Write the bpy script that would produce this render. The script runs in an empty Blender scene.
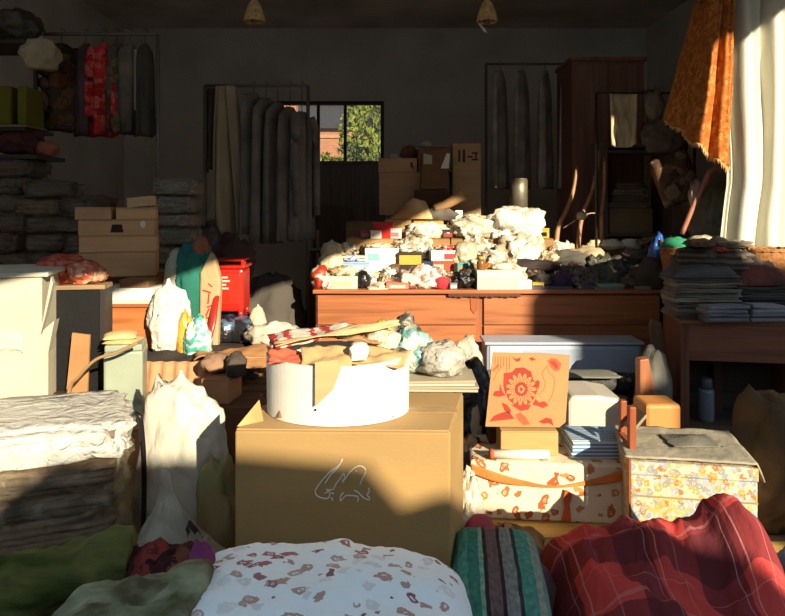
import bpy, bmesh, math, random
from mathutils import Vector, Matrix, Euler, noise

SC = bpy.context.scene
COL = SC.collection
PI = math.pi
FOC, HORY, CAMH = 650.0, 205.0, 1.5          # focal length (px of a 785 wide frame), horizon row, eye height

# ------------------------------------------------------------------ camera
cam = bpy.data.cameras.new('camera'); camo = bpy.data.objects.new('camera', cam); COL.objects.link(camo)
camo.location = (0, 0, CAMH); camo.rotation_euler = (PI/2, 0, 0)
cam.sensor_width = 36; cam.lens = 36*FOC/785; cam.shift_y = -(308-HORY)/785
cam.clip_start = .05; cam.clip_end = 200
SC.camera = camo
# ------------------------------------------------------------------ world, sun, exposure
SUN_T, SUN_S = .577, .43                      # the sun comes from the front right, low
w = bpy.data.worlds.new('sky'); SC.world = w; w.use_nodes = True
bg = w.node_tree.nodes['Background']; _nt = w.node_tree; _tc = _nt.nodes.new('ShaderNodeTexCoord'); _sp = _nt.nodes.new('ShaderNodeSeparateXYZ'); _rp = _nt.nodes.new('ShaderNodeValToRGB')
_nt.links.new(_tc.outputs['Generated'], _sp.inputs[0]); _nt.links.new(_sp.outputs[2], _rp.inputs[0]); _nt.links.new(_rp.outputs[0], bg.inputs[0])
_rp.color_ramp.elements[0].position = .12; _rp.color_ramp.elements[0].color = (.34, .40, .44, 1)      # hazy low sky
_rp.color_ramp.elements[1].position = .65; _rp.color_ramp.elements[1].color = (.72, .95, 1.2, 1)     # bright blue overhead
bg.inputs[1].default_value = 1.08
sun = bpy.data.lights.new('sun', 'SUN'); suno = bpy.data.objects.new('sun', sun); COL.objects.link(suno)
sun.energy = 9.6; sun.color = (1, .88, .66); sun.angle = math.radians(.6)
suno.rotation_euler = Vector((-SUN_T, 1, -SUN_S)).to_track_quat('-Z', 'Y').to_euler()
SC.view_settings.view_transform = 'Standard'; SC.view_settings.look = 'None'
SC.view_settings.exposure = 0; SC.view_settings.gamma = 1; SC.view_settings.use_curve_mapping = False
SC.cycles.use_denoising = True
SC.cycles.max_bounces = 7; SC.cycles.transparent_max_bounces = 12; SC.cycles.diffuse_bounces = 4
SC.cycles.sample_clamp_indirect = 6

def X(px, Y): return (px-392.5)/FOC*Y
def Z(py, Y): return CAMH-(py-HORY)/FOC*Y
def W(px, Y): return px*Y/FOC

# ------------------------------------------------------------------ materials
MC = {}
ALB = .75                                      # real whites reflect about three quarters of the light
def lin(c):
    return tuple(ALB*(v/255/12.92 if v/255 <= .04045 else ((v/255+.055)/1.055)**2.4) for v in c)
def base_mat(key):
    m = bpy.data.materials.new(key); m.use_nodes = True
    nt = m.node_tree; b = nt.nodes['Principled BSDF']
    return m, nt, b
def nd(nt, typ, **kw):
    n = nt.nodes.new(typ)
    for k, v in kw.items():
        if k.startswith('i_'):
            n.inputs[k[2:].replace('_', ' ')].default_value = v
        elif k.startswith('n_'):
            n.inputs[int(k[2:])].default_value = v
        else: setattr(n, k, v)
    return n
def coords(nt, kind='Object', scale=(1, 1, 1), rot=(0, 0, 0), jit=True):
    tc = nd(nt, 'ShaderNodeTexCoord'); mp = nd(nt, 'ShaderNodeMapping')
    mp.inputs['Scale'].default_value = scale; mp.inputs['Rotation'].default_value = rot
    nt.links.new(tc.outputs[kind], mp.inputs[0])
    if jit and kind == 'Object':
        oi = nd(nt, 'ShaderNodeObjectInfo'); cm = nd(nt, 'ShaderNodeCombineXYZ')
        ml = nd(nt, 'ShaderNodeMath', operation='MULTIPLY'); ml.inputs[1].default_value = 37.0
        nt.links.new(oi.outputs['Random'], ml.inputs[0])
        for i in range(3): nt.links.new(ml.outputs[0], cm.inputs[i])
        nt.links.new(cm.outputs[0], mp.inputs['Location'])
    return mp.outputs[0]
def ramp(nt, fac, stops, interp='LINEAR'):
    r = nd(nt, 'ShaderNodeValToRGB'); r.color_ramp.interpolation = interp
    e = r.color_ramp.elements
    while len(e) < len(stops): e.new(.5)
    for i, (p, c) in enumerate(stops):
        e[i].position = p; e[i].color = (*c, 1)
    nt.links.new(fac, r.inputs[0])
    return r.outputs[0]
def mul(c, f): return tuple(min(1, v*f) for v in c)
def bump(nt, b, fac, strength, dist=.01):
    bp = nd(nt, 'ShaderNodeBump'); bp.inputs['Strength'].default_value = strength; bp.inputs['Distance'].default_value = dist
    nt.links.new(fac, bp.inputs['Height']); nt.links.new(bp.outputs[0], b.inputs['Normal'])
    return bp

def plain(col, rough=.8, var=.18, scale=7, bs=45, bstr=.25, spec=.3, metal=0, stretch=(1, 1, 1), col2=None):
    """cloth, card, painted things: one colour broken by soft noise, fine bump"""
    k = ('plain', col, rough, var, scale, bs, bstr, spec, metal, stretch, col2)
    if k in MC: return MC[k]
    m, nt, b = base_mat('surface'); c = lin(col)
    v = coords(nt, scale=stretch)
    n = nd(nt, 'ShaderNodeTexNoise', i_Scale=scale, i_Detail=4.0); nt.links.new(v, n.inputs['Vector'])
    hi = lin(col2) if col2 else mul(c, 1+var)
    nt.links.new(ramp(nt, n.outputs['Fac'], [(.34, mul(c, 1-var)), (.66, hi)]), b.inputs['Base Color'])
    n2 = nd(nt, 'ShaderNodeTexNoise', i_Scale=bs, i_Detail=3.0); nt.links.new(v, n2.inputs['Vector'])
    if bstr: bump(nt, b, n2.outputs['Fac'], bstr)
    b.inputs['Roughness'].default_value = rough; b.inputs['Metallic'].default_value = metal
    b.inputs['Specular IOR Level'].default_value = spec
    MC[k] = m; return m
def card(col): return plain(col, .85, .1, 3, 60, .12, .2, stretch=(1, 1, 5))
def lift(c, k=38): return tuple(int(k+v*(1-k/255)) for v in c)      # raises cloth colours in place of haze and light in the dim interior
def cloth(col, col2=None, scale=5): return plain(lift(col), .95, .25, scale, 90, .35, .1, col2=lift(col2) if col2 else None)
def paint(col, rough=.45): return plain(col, rough, .06, 6, 30, .06, .5)
def wood(col, axis=0, sc=2.2):
    k = ('wood', col, axis, sc)
    if k in MC: return MC[k]
    m, nt, b = base_mat('wood'); c = lin(col)
    s = [14, 14, 14]; s[axis] = .7
    v = coords(nt, scale=tuple(q*sc/2 for q in s))
    n = nd(nt, 'ShaderNodeTexNoise', i_Scale=1.6, i_Detail=5.0, i_Distortion=.8); nt.links.new(v, n.inputs['Vector'])
    nt.links.new(ramp(nt, n.outputs['Fac'], [(.3, mul(c, .62)), (.5, c), (.72, mul(c, 1.25))]), b.inputs['Base Color'])
    bump(nt, b, n.outputs['Fac'], .12)
    b.inputs['Roughness'].default_value = .5; b.inputs['Specular IOR Level'].default_value = .4
    MC[k] = m; return m
def plastic(col, clear=.0, crinkle=.6, rough=.3, scale=9, col2=None):
    """polythene bags and wrap: crinkled, glossy, partly see-through"""
    k = ('plastic', col, clear, crinkle, rough, scale, col2)
    if k in MC: return MC[k]
    m, nt, b = base_mat('polythene'); c = lin(col)
    v = coords(nt)
    n = nd(nt, 'ShaderNodeTexNoise', i_Scale=scale, i_Detail=5.0, i_Distortion=1.6); nt.links.new(v, n.inputs['Vector'])
    mx = [(.35, mul(c, .86)), (.65, mul(c, 1.1))] if not col2 else [(.46, c), (.54, lin(col2))]  # second colour in sharp patches; on plain white bags it paints crease shade
    nt.links.new(ramp(nt, n.outputs['Fac'], mx), b.inputs['Base Color'])
    bump(nt, b, n.outputs['Fac'], crinkle, .03)
    b.inputs['Roughness'].default_value = rough; b.inputs['Specular IOR Level'].default_value = .6
    if clear:
        out = nt.nodes['Material Output']; tr = nd(nt, 'ShaderNodeBsdfTransparent'); mxs = nd(nt, 'ShaderNodeMixShader')
        tr.inputs[0].default_value = (.95, .95, .93, 1)
        fr = ramp(nt, n.outputs['Fac'], [(.3, (max(0, clear-.2),)*3), (.6, (min(1, clear+.15),)*3)])
        nt.links.new(fr, mxs.inputs[0]); nt.links.new(b.outputs[0], mxs.inputs[1]); nt.links.new(tr.outputs[0], mxs.inputs[2])
        nt.links.new(mxs.outputs[0], out.inputs['Surface'])
    MC[k] = m; return m
def floral(base, cols, scale=12, cover=.45, kind='Object', rough=.9, sx=(1, 1, 1)):
    """printed cloth: rosettes and sprigs scattered over a ground colour"""
    k = ('floral', base, tuple(cols), scale, cover, kind, sx)
    if k in MC: return MC[k]
    m, nt, b = base_mat('printed_cloth')
    v = coords(nt, kind, sx, jit=False)
    ds = nd(nt, 'ShaderNodeTexNoise', i_Scale=scale*1.3, i_Detail=3.0); nt.links.new(v, ds.inputs['Vector'])
    add = nd(nt, 'ShaderNodeVectorMath', operation='MULTIPLY_ADD'); nt.links.new(ds.outputs['Color'], add.inputs[0])
    add.inputs[1].default_value = (1.1/scale,)*3; nt.links.new(v, add.inputs[2])
    vo = nd(nt, 'ShaderNodeTexVoronoi', i_Scale=scale); nt.links.new(add.outputs[0], vo.inputs['Vector'])
    msk = ramp(nt, vo.outputs['Distance'], [(0, (1, 1, 1)), (cover*.28, (.15, .15, .15)), (cover*.42, (1, 1, 1)), (cover, (0, 0, 0))], 'CONSTANT')
    sep = nd(nt, 'ShaderNodeSeparateColor'); nt.links.new(vo.outputs['Color'], sep.inputs[0])
    cr = ramp(nt, sep.outputs[0], [(i/len(cols), lin(c)) for i, c in enumerate(cols)], 'CONSTANT')
    pick = ramp(nt, sep.outputs[1], [(0, (1, 1, 1)), (.72, (.25, .25, .25))], 'CONSTANT')
    mm = nd(nt, 'ShaderNodeMath', operation='MULTIPLY'); nt.links.new(msk, mm.inputs[0]); nt.links.new(pick, mm.inputs[1])
    mx = nd(nt, 'ShaderNodeMix', data_type='RGBA'); nt.links.new(mm.outputs[0], mx.inputs[0])
    mx.inputs[6].default_value = (*lin(base), 1); nt.links.new(cr, mx.inputs[7])
    nt.links.new(mx.outputs[2], b.inputs['Base Color'])
    n2 = nd(nt, 'ShaderNodeTexNoise', i_Scale=40.0, i_Detail=3.0); nt.links.new(v, n2.inputs['Vector']); bump(nt, b, n2.outputs['Fac'], .25)
    b.inputs['Roughness'].default_value = rough; b.inputs['Specular IOR Level'].default_value = .15
    MC[k] = m; return m
def axis_of(nt, v, i):
    s = nd(nt, 'ShaderNodeSeparateXYZ'); nt.links.new(v, s.inputs[0]); return s.outputs[i]
def stripes(cols, kind='UV', axis=0, wob=.0, rough=.9, rep=1.0, mottle=.12):
    """bands of colour; cols = [(start, colour)...]"""
    k = ('stripes', tuple(cols), kind, axis, wob, rep)
    if k in MC: return MC[k]
    m, nt, b = base_mat('striped_cloth')
    v = coords(nt, kind, jit=False)
    x = axis_of(nt, v, axis)
    if wob:
        n = nd(nt, 'ShaderNodeTexNoise', i_Scale=6.0); nt.links.new(v, n.inputs['Vector'])
        ma = nd(nt, 'ShaderNodeMath', operation='MULTIPLY_ADD'); nt.links.new(n.outputs['Fac'], ma.inputs[0]); ma.inputs[1].default_value = wob
        nt.links.new(x, ma.inputs[2]); x = ma.outputs[0]
    if rep != 1:
        q = nd(nt, 'ShaderNodeMath', operation='MULTIPLY'); nt.links.new(x, q.inputs[0]); q.inputs[1].default_value = rep
        f = nd(nt, 'ShaderNodeMath', operation='FRACT'); nt.links.new(q.outputs[0], f.inputs[0]); x = f.outputs[0]
    c = ramp(nt, x, [(p, lin(cc)) for p, cc in cols], 'CONSTANT')
    n = nd(nt, 'ShaderNodeTexNoise', i_Scale=22.0, i_Detail=4.0); nt.links.new(v, n.inputs['Vector'])
    g = ramp(nt, n.outputs['Fac'], [(.3, (1-mottle*2.5,)*3), (.7, (1, 1, 1))])
    mx = nd(nt, 'ShaderNodeMix', data_type='RGBA', blend_type='MULTIPLY'); mx.inputs[0].default_value = 1
    nt.links.new(c, mx.inputs[6]); nt.links.new(g, mx.inputs[7]); nt.links.new(mx.outputs[2], b.inputs['Base Color'])
    bump(nt, b, n.outputs['Fac'], .2)
    b.inputs['Roughness'].default_value = rough; b.inputs['Specular IOR Level'].default_value = .15
    MC[k] = m; return m

# ------------------------------------------------------------------ objects
def tag(o, label=None, cat=None, group=None, kind=None):
    if label: o['label'] = label
    if cat: o['category'] = cat
    if group: o['group'] = group
    if kind: o['kind'] = kind
    return o
def thing(name, label, cat, loc, rz=0, group=None):
    o = bpy.data.objects.new(name, None); COL.objects.link(o); o.empty_display_size = .05
    o.location = loc; o.rotation_euler = (0, 0, rz)
    return tag(o, label, cat, group)
def obj(name, bm, mats, parent=None, loc=(0, 0, 0), rot=(0, 0, 0), smooth=False, bevel=0, solid=0, sub=0):
    me = bpy.data.meshes.new(name)
    bmesh.ops.recalc_face_normals(bm, faces=bm.faces[:])
    bm.to_mesh(me); bm.free()
    for m in (mats if isinstance(mats, (list, tuple)) else [mats]): me.materials.append(m)
    if smooth: me.polygons.foreach_set('use_smooth', [True]*len(me.polygons))
    o = bpy.data.objects.new(name, me); COL.objects.link(o)
    o.location = loc; o.rotation_euler = rot
    if parent: o.parent = parent
    if solid:
        s = o.modifiers.new('thickness', 'SOLIDIFY'); s.thickness = solid; s.offset = 0
    if bevel:
        s = o.modifiers.new('edges', 'BEVEL'); s.width = bevel; s.segments = 2; s.limit_method = 'ANGLE'
    if sub:
        s = o.modifiers.new('round', 'SUBSURF'); s.levels = sub; s.render_levels = sub
    return o
def struct(name, bm, mats, **kw): return tag(obj(name, bm, mats, **kw), kind='structure')
def NB(): return bmesh.new()
def box(bm, x0, x1, y0, y1, z0, z1, mi=0, mat=None):
    vs = [bm.verts.new((x, y, z)) for z in (z0, z1) for x, y in ((x0, y0), (x1, y0), (x1, y1), (x0, y1))]
    if mat is not None:
        for v in vs: v.co = mat @ v.co
    for f in ((3, 2, 1, 0), (4, 5, 6, 7), (0, 1, 5, 4), (1, 2, 6, 5), (2, 3, 7, 6), (3, 0, 4, 7)):
        bm.faces.new([vs[i] for i in f]).material_index = mi
    return vs
def cbox(bm, c, s, mi=0, rot=(0, 0, 0)):
    M = Matrix.Translation(c) @ Euler(rot).to_matrix().to_4x4()
    return box(bm, -s[0]/2, s[0]/2, -s[1]/2, s[1]/2, -s[2]/2, s[2]/2, mi, M)
def prism(bm, pts, z0, z1, mi=0, M=None):
    n = len(pts)
    a = [bm.verts.new((x, y, z0)) for x, y in pts]; b = [bm.verts.new((x, y, z1)) for x, y in pts]
    if M is not None:
        for v in a+b: v.co = M @ v.co
    fs = [bm.faces.new(a[::-1]), bm.faces.new(b)]
    for i in range(n): fs.append(bm.faces.new((a[i], a[(i+1) % n], b[(i+1) % n], b[i])))
    for f in fs: f.material_index = mi
def vprism(bm, pts, y0, y1, mi=0):
    """outline in x,z pushed through y"""
    prism(bm, [(x, z) for x, z in pts], y0, y1, mi, Matrix(((1, 0, 0, 0), (0, 0, 1, 0), (0, 1, 0, 0), (0, 0, 0, 1))))
def spline(pts, n):
    pts = [Vector(p) for p in pts]; out = []
    P = [pts[0]*2-pts[1]]+pts+[pts[-1]*2-pts[-2]]
    for i in range(1, len(P)-2):
        for k in range(n):
            t = k/n; a, b, c, d = P[i-1:i+3]
            out.append(.5*((2*b)+(c-a)*t+(2*a-5*b+4*c-d)*t*t+(3*b-a-3*c+d)*t**3))
    out.append(pts[-1]); return out
def tube(bm, pts, r, seg=8, mi=0, smoothn=0, flat=1.0):
    pts = spline(pts, smoothn) if smoothn else [Vector(p) for p in pts]
    n = len(pts); rs = r if callable(r) else (lambda t: r)
    rings = []
    up = Vector((0, 0, 1))
    for i, p in enumerate(pts):
        d = (pts[min(i+1, n-1)]-pts[max(i-1, 0)]).normalized()
        a = d.cross(up)
        if a.length < .05: a = d.cross(Vector((0, 1, 0)))
        a.normalize(); b = a.cross(d).normalized(); q = rs(i/(n-1))
        rings.append([bm.verts.new(p+a*math.cos(2*PI*k/seg)*q+b*math.sin(2*PI*k/seg)*q*flat) for k in range(seg)])
    for i in range(n-1):
        for k in range(seg):
            f = bm.faces.new((rings[i][k], rings[i][(k+1) % seg], rings[i+1][(k+1) % seg], rings[i+1][k])); f.material_index = mi; f.smooth = True
    bm.faces.new(rings[0][::-1]).material_index = mi; bm.faces.new(rings[-1]).material_index = mi
def lathe(bm, prof, seg=24, c=(0, 0), sy=1.0, mi=0, caps=True):
    rings = [[bm.verts.new((c[0]+r*math.cos(2*PI*k/seg), c[1]+r*sy*math.sin(2*PI*k/seg), z)) for k in range(seg)] for r, z in prof]
    for i in range(len(prof)-1):
        for k in range(seg):
            f = bm.faces.new((rings[i][k], rings[i][(k+1) % seg], rings[i+1][(k+1) % seg], rings[i+1][k])); f.material_index = mi; f.smooth = True
    if caps:
        bm.faces.new(rings[0][::-1]).material_index = mi; bm.faces.new(rings[-1]).material_index = mi
def fb(x, y, z, o=3): return noise.fractal(Vector((x, y, z)), 1.0, 2.0, o)
def rid(x, y, z, o=3): return noise.ridged_multi_fractal(Vector((x, y, z)), .9, 2.0, o, 1.0, 2.0)-1.0
def grid(bm, nx, ny, fn, mi=0, uvs=True):
    uv = bm.loops.layers.uv.verify()
    vs = [[bm.verts.new(fn(i/nx, j/ny)) for i in range(nx+1)] for j in range(ny+1)]
    for j in range(ny):
        for i in range(nx):
            f = bm.faces.new((vs[j][i], vs[j][i+1], vs[j+1][i+1], vs[j+1][i])); f.material_index = mi; f.smooth = True
            for l, (a, b) in zip(f.loops, ((i, j), (i+1, j), (i+1, j+1), (i, j+1))): l[uv].uv = (a/nx, b/ny)
    return vs
def cushion_bm(w, d, t, seed=0, nx=36, ny=28, amp=.015, freq=6, p=2.6, base=.35, edge=.5):
    """pillow or folded quilt: two skins sewn along a rim, wrinkled"""
    bm = NB()
    def skin(s):
        def fn(u, v):
            a, b = u*2-1, v*2-1
            k = max(0, (1-abs(a)**p)*(1-abs(b)**p))**edge
            x, y = a*w/2*(1-.04*abs(b)**2), b*d/2*(1-.04*abs(a)**2)
            z = s*k*t*(1-base if s > 0 else base)
            q = fb(x*freq+seed, y*freq, seed*1.7)+.7*abs(fb(x*freq*2.1, y*freq*2.1+seed, 3))
            return (x+.3*amp*k*fb(x*9, y*9, seed), y, z+(amp*q*k**.5 if s > 0 else 0)+t*base)
        return fn
    grid(bm, nx, ny, skin(1)); grid(bm, nx, ny, skin(-1))
    bmesh.ops.remove_doubles(bm, verts=bm.verts[:], dist=1e-5)
    return bm
def blob_bm(rx, ry, rz, seed=0, amp=.24, freq=1.7, ridge=.28, rfreq=3.2, flat=.75, knot=0, sub=4, sq=1.0, lean=0, kth=.55):
    """stuffed or crumpled bag: creased skin, flat where it rests, optional gathered neck"""
    bm = NB(); bmesh.ops.create_icosphere(bm, subdivisions=sub, radius=1)
    for v in bm.verts:
        n = v.co.normalized(); s = Vector((abs(n.x)**sq*(1 if n.x > 0 else -1), abs(n.y)**sq*(1 if n.y > 0 else -1), abs(n.z)**sq*(1 if n.z > 0 else -1)))
        r = 1+amp*fb(n.x*freq+seed, n.y*freq, n.z*freq+seed*.7)+ridge*rid(n.x*rfreq+seed*2, n.y*rfreq, n.z*rfreq)*.5
        c = Vector((s.x*rx*r, s.y*ry*r, s.z*rz*r))
        if knot and n.z > kth:
            q = (n.z-kth)/(1-kth)
            k = 1-.85*min(1, q*1.15)
            if q > .8: k += (q-.8)*1.6
            c.x *= k; c.y *= k; c.z = rz*(.75 if kth == .55 else kth)+knot*q**1.4*1.0+.02*fb(n.x*5, n.y*5, seed)*rz
        c.x += lean*max(0, c.z)
        lo = -rz*flat
        if c.z < lo: c.z = lo+(c.z-lo)*.06
        v.co = c
    for f in bm.faces: f.smooth = True
    z0 = min(v.co.z for v in bm.verts)
    for v in bm.verts: v.co.z -= z0
    return bm
def mound_bm(w, d, h, seed=0, nx=48, ny=40, fold=.3, freq=5, p=2.2, dirx=1.0, diry=1.0, ramp_y=0, edge=.55, skew=0):
    """cloth thrown down in a heap: a folded top skin closed by a flat underside"""
    bm = NB()
    def hz(u, v):
        a, b = u*2-1, v*2-1
        k = max(0, (1-abs(a)**p)*(1-abs(b)**p))**edge
        x, y = a*w/2, b*d/2
        q = fb(x*freq*dirx+seed, y*freq*diry, seed)*.6+rid(x*freq*.8*dirx+seed, y*freq*.8*diry, seed*.3)*.35
        e = 1+.10*fb(a*2+seed, b*2, 9)
        return x*e, y*e, k*h*(1+ramp_y*b+skew*a)*(1+fold*q)+.004
    grid(bm, nx, ny, hz)
    grid(bm, nx, ny, lambda u, v: (lambda t: (t[0], t[1], .0 if 0 < u < 1 and 0 < v < 1 else .004))(hz(u, v)))
    bmesh.ops.remove_doubles(bm, verts=bm.verts[:], dist=1e-6)
    return bm
def fold_bm(w, d, n, t, seed=0, mi=None, jitter=.012):
    """folded textile: n stacked folds with round front edges, one piece"""
    bm = NB(); rnd = random.Random(seed); z = 0
    for k in range(n):
        tt = t*rnd.uniform(.85, 1.15); r = tt/2
        prof = [(-d/2+r-r*math.sin(a), r-r*math.cos(a)) for a in [PI*i/6 for i in range(7)]]
        prof = prof+[(d/2-r+r*math.sin(a), r+r*math.cos(a)) for a in [PI*i/6 for i in range(7)]]
        jx, jy, js = rnd.uniform(-jitter, jitter), rnd.uniform(-jitter, jitter), rnd.uniform(-.03, .03)
        m = 10; rings = []
        for i in range(m+1):
            u = i/m; x = (u-.5)*w*(1+js)
            rings.append([bm.verts.new((x+jx, y+jy+.008*fb(x*7+seed, k*3.1, 0), z+zz+.010*fb(x*5+seed, y*5, k)*min(1, k))) for y, zz in prof])
        L = len(prof)
        for i in range(m):
            for j in range(L):
                f = bm.faces.new((rings[i][j], rings[i+1][j], rings[i+1][(j+1) % L], rings[i][(j+1) % L])); f.smooth = True
                f.material_index = (mi[k % len(mi)] if mi else 0)
        for q in (rings[0][::-1], rings[-1]):
            bm.faces.new(q).material_index = (mi[k % len(mi)] if mi else 0)
        z += tt*.93
    return bm
def hang_bm(w, h, seed=0, folds=5, depth=.05, taper=1.0, nx=60, ny=40, hem=.0, gather=.0, lean=0):
    """hanging cloth, top edge at z=0; folds run down and deepen"""
    bm = NB()
    def fn(u, v):
        a = u-.5
        k = 1+(taper-1)*(1-v)  # v=1 top
        ph = folds*2*PI*u+1.3*fb(u*2.2+seed, v*.7, seed)
        y = depth*(.35+.65*(1-v))*(math.sin(ph)+.45*math.sin(ph*2.1+seed))+.02*fb(u*5, v*3, seed)
        g = 1-gather*v**3
        x = a*w*k*g+lean*(1-v)+.012*math.sin(ph*1.0+1)
        z = -h*(1-v)-hem*(1-v)*(u-.5)*2-.015*math.sin(ph)*(1-v)
        return (x, y, z)
    grid(bm, nx, ny, fn)
    return bm
# ================================================================== the setting
M_WALL = plain((240, 226, 206), .95, .10, 1.6, 14, .4, .1)
M_CEIL = plain((246, 234, 214), .95, .2, 1.2, 10, .3, .1)
M_FLOOR = plain((140, 116, 88), .95, .25, 2.0, 30, .4, .1)
b = NB(); box(b, -9, 9, .95, 9.4, -.12, 0); struct('floor', b, M_FLOOR)
b = NB(); box(b, -14, 14, -9, .95, -.12, -.002); struct('ground_lane', b, plain((74, 72, 70), .95, .25, 2.0, 30, .4, .1))
b = NB(); box(b, -14, 12, 9.41, 40, -.14, -.02); struct('ground_outside', b, plain((126, 112, 84), .95))
b = NB(); box(b, -3.95, 4.3, 1.6, 9.4, 4.0, 4.12); struct('ceiling', b, M_CEIL)
b = NB(); box(b, -3.95, -3.8, 2.6, 9.4, 0, 4.0); struct('wall_left', b, M_WALL)
b = NB(); box(b, 3.6, 3.75, 3.9, 9.4, 0, 4.0); struct('wall_right', b, M_WALL)
# back wall with the window hole
wx0, wx1, wz0, wz1 = X(262, 9.2), X(384, 9.2), Z(190, 9.2), Z(101, 9.2)
b = NB()
for q in ((-3.8, wx0, 0, 4), (wx1, 3.6, 0, 4), (wx0, wx1, 0, wz0), (wx0, wx1, wz1, 4)):
    box(b, q[0], q[1], 9.2, 9.35, q[2], q[3])
struct('wall_back', b, M_WALL)
wn = thing('window_1', None, None, ((wx0+wx1)/2, 9.2, wz0)); wn['kind'] = 'structure'
dkw = wood((52, 44, 36), 2); ww = wx1-wx0; wh = wz1-wz0
b = NB()
for q in ((-ww/2, -ww/2+.05, 0, wh), (ww/2-.05, ww/2, 0, wh), (-ww/2+.05, ww/2-.05, 0, .05), (-ww/2+.05, ww/2-.05, wh-.05, wh)):
    box(b, q[0], q[1], .02, .1, q[2], q[3])
obj('window_frame', b, dkw, wn)
for xm in (X(345, 9.2), X(318, 9.2)):
    b = NB(); xm -= (wx0+wx1)/2; box(b, xm-.022, xm+.022, .03, .08, .05, wh-.05); obj('mullion', b, dkw, wn)
mg = bpy.data.materials.new('glass'); mg.use_nodes = True; nt = mg.node_tree
o_ = nt.nodes['Material Output']; t_ = nd(nt, 'ShaderNodeBsdfTransparent'); g_ = nd(nt, 'ShaderNodeBsdfGlossy'); x_ = nd(nt, 'ShaderNodeMixShader')
g_.inputs['Roughness'].default_value = .05; x_.inputs[0].default_value = .05; t_.inputs[0].default_value = (.9, .9, .88, 1)
nt.links.new(t_.outputs[0], x_.inputs[1]); nt.links.new(g_.outputs[0], x_.inputs[2]); nt.links.new(x_.outputs[0], o_.inputs[0])
b = NB(); box(b, -ww/2+.05, ww/2-.05, .048, .054, .05, wh-.05); obj('glass', b, mg, wn)
# unseen slabs added behind the camera, tops shaped to throw the low shade
def shade_piece(name, prof, y0, y1):
    b = NB(); vprism(b, prof, y0, y1); struct(name, b, plain((92, 84, 76), .95, .2, 2))
def uv2w(pts, Y): return [(u-SUN_T*Y, v-SUN_S*Y) for u, v in pts]
YF = -3.2
prof = uv2w([(-9, -2), (-9, 1.02), (.04, 1.06), (.05, 1.50), (.12, 1.58), (.62, 1.60), (1.08, 1.56), (1.19, 1.43), (1.31, 1.47), (1.5, 1.44), (1.9, 1.40), (2.25, 1.38), (2.30, 1.30), (2.41, 1.27), (2.44, 1.16), (2.8, 1.10), (3.40, 1.02), (3.40, -2)], YF)
prof = [(x, max(0, z)) for x, z in prof]
shade_piece('shade_slab', prof, YF-.3, YF)
prof = uv2w([(3.46, -2), (3.46, 2.05), (4.08, 2.15), (4.10, 3.04), (4.36, 3.34), (4.74, 3.30), (4.82, 2.98), (6.6, 2.94), (6.6, -2)], YF)
prof = [(x, max(0, z)) for x, z in prof]
shade_piece('shade_slab_high', prof, YF-.3, YF)
# added unseen sheet: edge shaped to end the sunlight, translucent for soft top light
edge = [(-4.5, 1.5), (-1.2, 2.05), (0, 2.42), (.8, 2.66), (2.28, 3.19), (3.05, 3.60), (3.93, 4.08), (4.15, 4.02), (4.45, 4.12), (4.83, 4.50), (5.2, 4.86), (5.6, 5.05), (7.5, 5.5)]
b = NB(); n = len(edge)
top = []
for k, (e0, e1) in enumerate(zip(edge[:-1], edge[1:])):
    for i in range(4):
        t = i/4; top.append((e0[0]+(e1[0]-e0[0])*t, e0[1]+(e1[1]-e0[1])*t))
top.append(edge[-1])
fr = [b.verts.new((u, .0, v)) for u, v in top]
bk = [b.verts.new((u*.86-.1, 1.7, 4.06+.12+max(0, (v-4.2))*.3)) for u, v in top]
for i in range(len(top)-1): b.faces.new((fr[i], fr[i+1], bk[i+1], bk[i]))
mtp, nt, bs = base_mat('sun_cutoff'); bs.inputs['Base Color'].default_value = (*lin((150, 168, 190)), 1); bs.inputs['Roughness'].default_value = .7
tl = nd(nt, 'ShaderNodeBsdfTranslucent'); tl.inputs[0].default_value = (*lin((150, 172, 200)), 1); mxs = nd(nt, 'ShaderNodeMixShader'); mxs.inputs[0].default_value = .32
nt.links.new(bs.outputs[0], mxs.inputs[1]); nt.links.new(tl.outputs[0], mxs.inputs[2]); nt.links.new(mxs.outputs[0], nt.nodes['Material Output'].inputs[0])
struct('sun_cutoff_sheet', b, mtp)

# ------------------------------------------------------------------ beyond the window
def leafy(name, label, loc, rx, rz, trunk_h, seed, col):
    t = thing(name, label, 'tree', loc)
    b = NB(); tube(b, [(0, 0, 0), (.05, .02, trunk_h*.6), (-.03, 0, trunk_h+rz*.6)], lambda q: .12-.06*q, 8, smoothn=4); obj('trunk', b, wood((90, 70, 50), 2), t)
    b = NB(); rnd = random.Random(seed)
    for i in range(3200):
        v = Vector((rnd.gauss(0, 1), rnd.gauss(0, 1), rnd.gauss(0, 1))).normalized()*(rnd.random()**.4)
        v *= 1+.25*fb(v.x*2, v.y*2, v.z*2+seed)
        c = Vector((v.x*rx, v.y*rx, trunk_h+rz*.8+v.z*rz)); s = rnd.uniform(.05, .11)
        R = Euler((rnd.uniform(0, 6), rnd.uniform(0, 6), rnd.uniform(0, 6))).to_matrix()
        q = [b.verts.new(c+R @ Vector(k)*s) for k in ((-1, 0, 0), (0, -.5, .1), (1, 0, 0), (0, .5, .1))]; b.faces.new(q)
    obj('foliage', b, plain(col, .6, .5, 1.2, 10, 0, col2=mul((col[0]/255, col[1]/255, col[2]/255), 1) and (min(255, int(col[0]*1.5)), min(255, int(col[1]*1.4)), int(col[2]*.9))), t)
leafy('leafy_tree', 'dark green leafy tree outside the window, right of the black upright bar', (X(367, 16.5), 16.5, -.02), .80, 1.75, 1.4, 3, (104, 118, 56))
leafy('garden_shrub', 'yellow green bush below the brick house outside the window', (X(329, 17.5), 17.5, -.02), .72, .85, 1.35, 5, (176, 178, 96))
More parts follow.
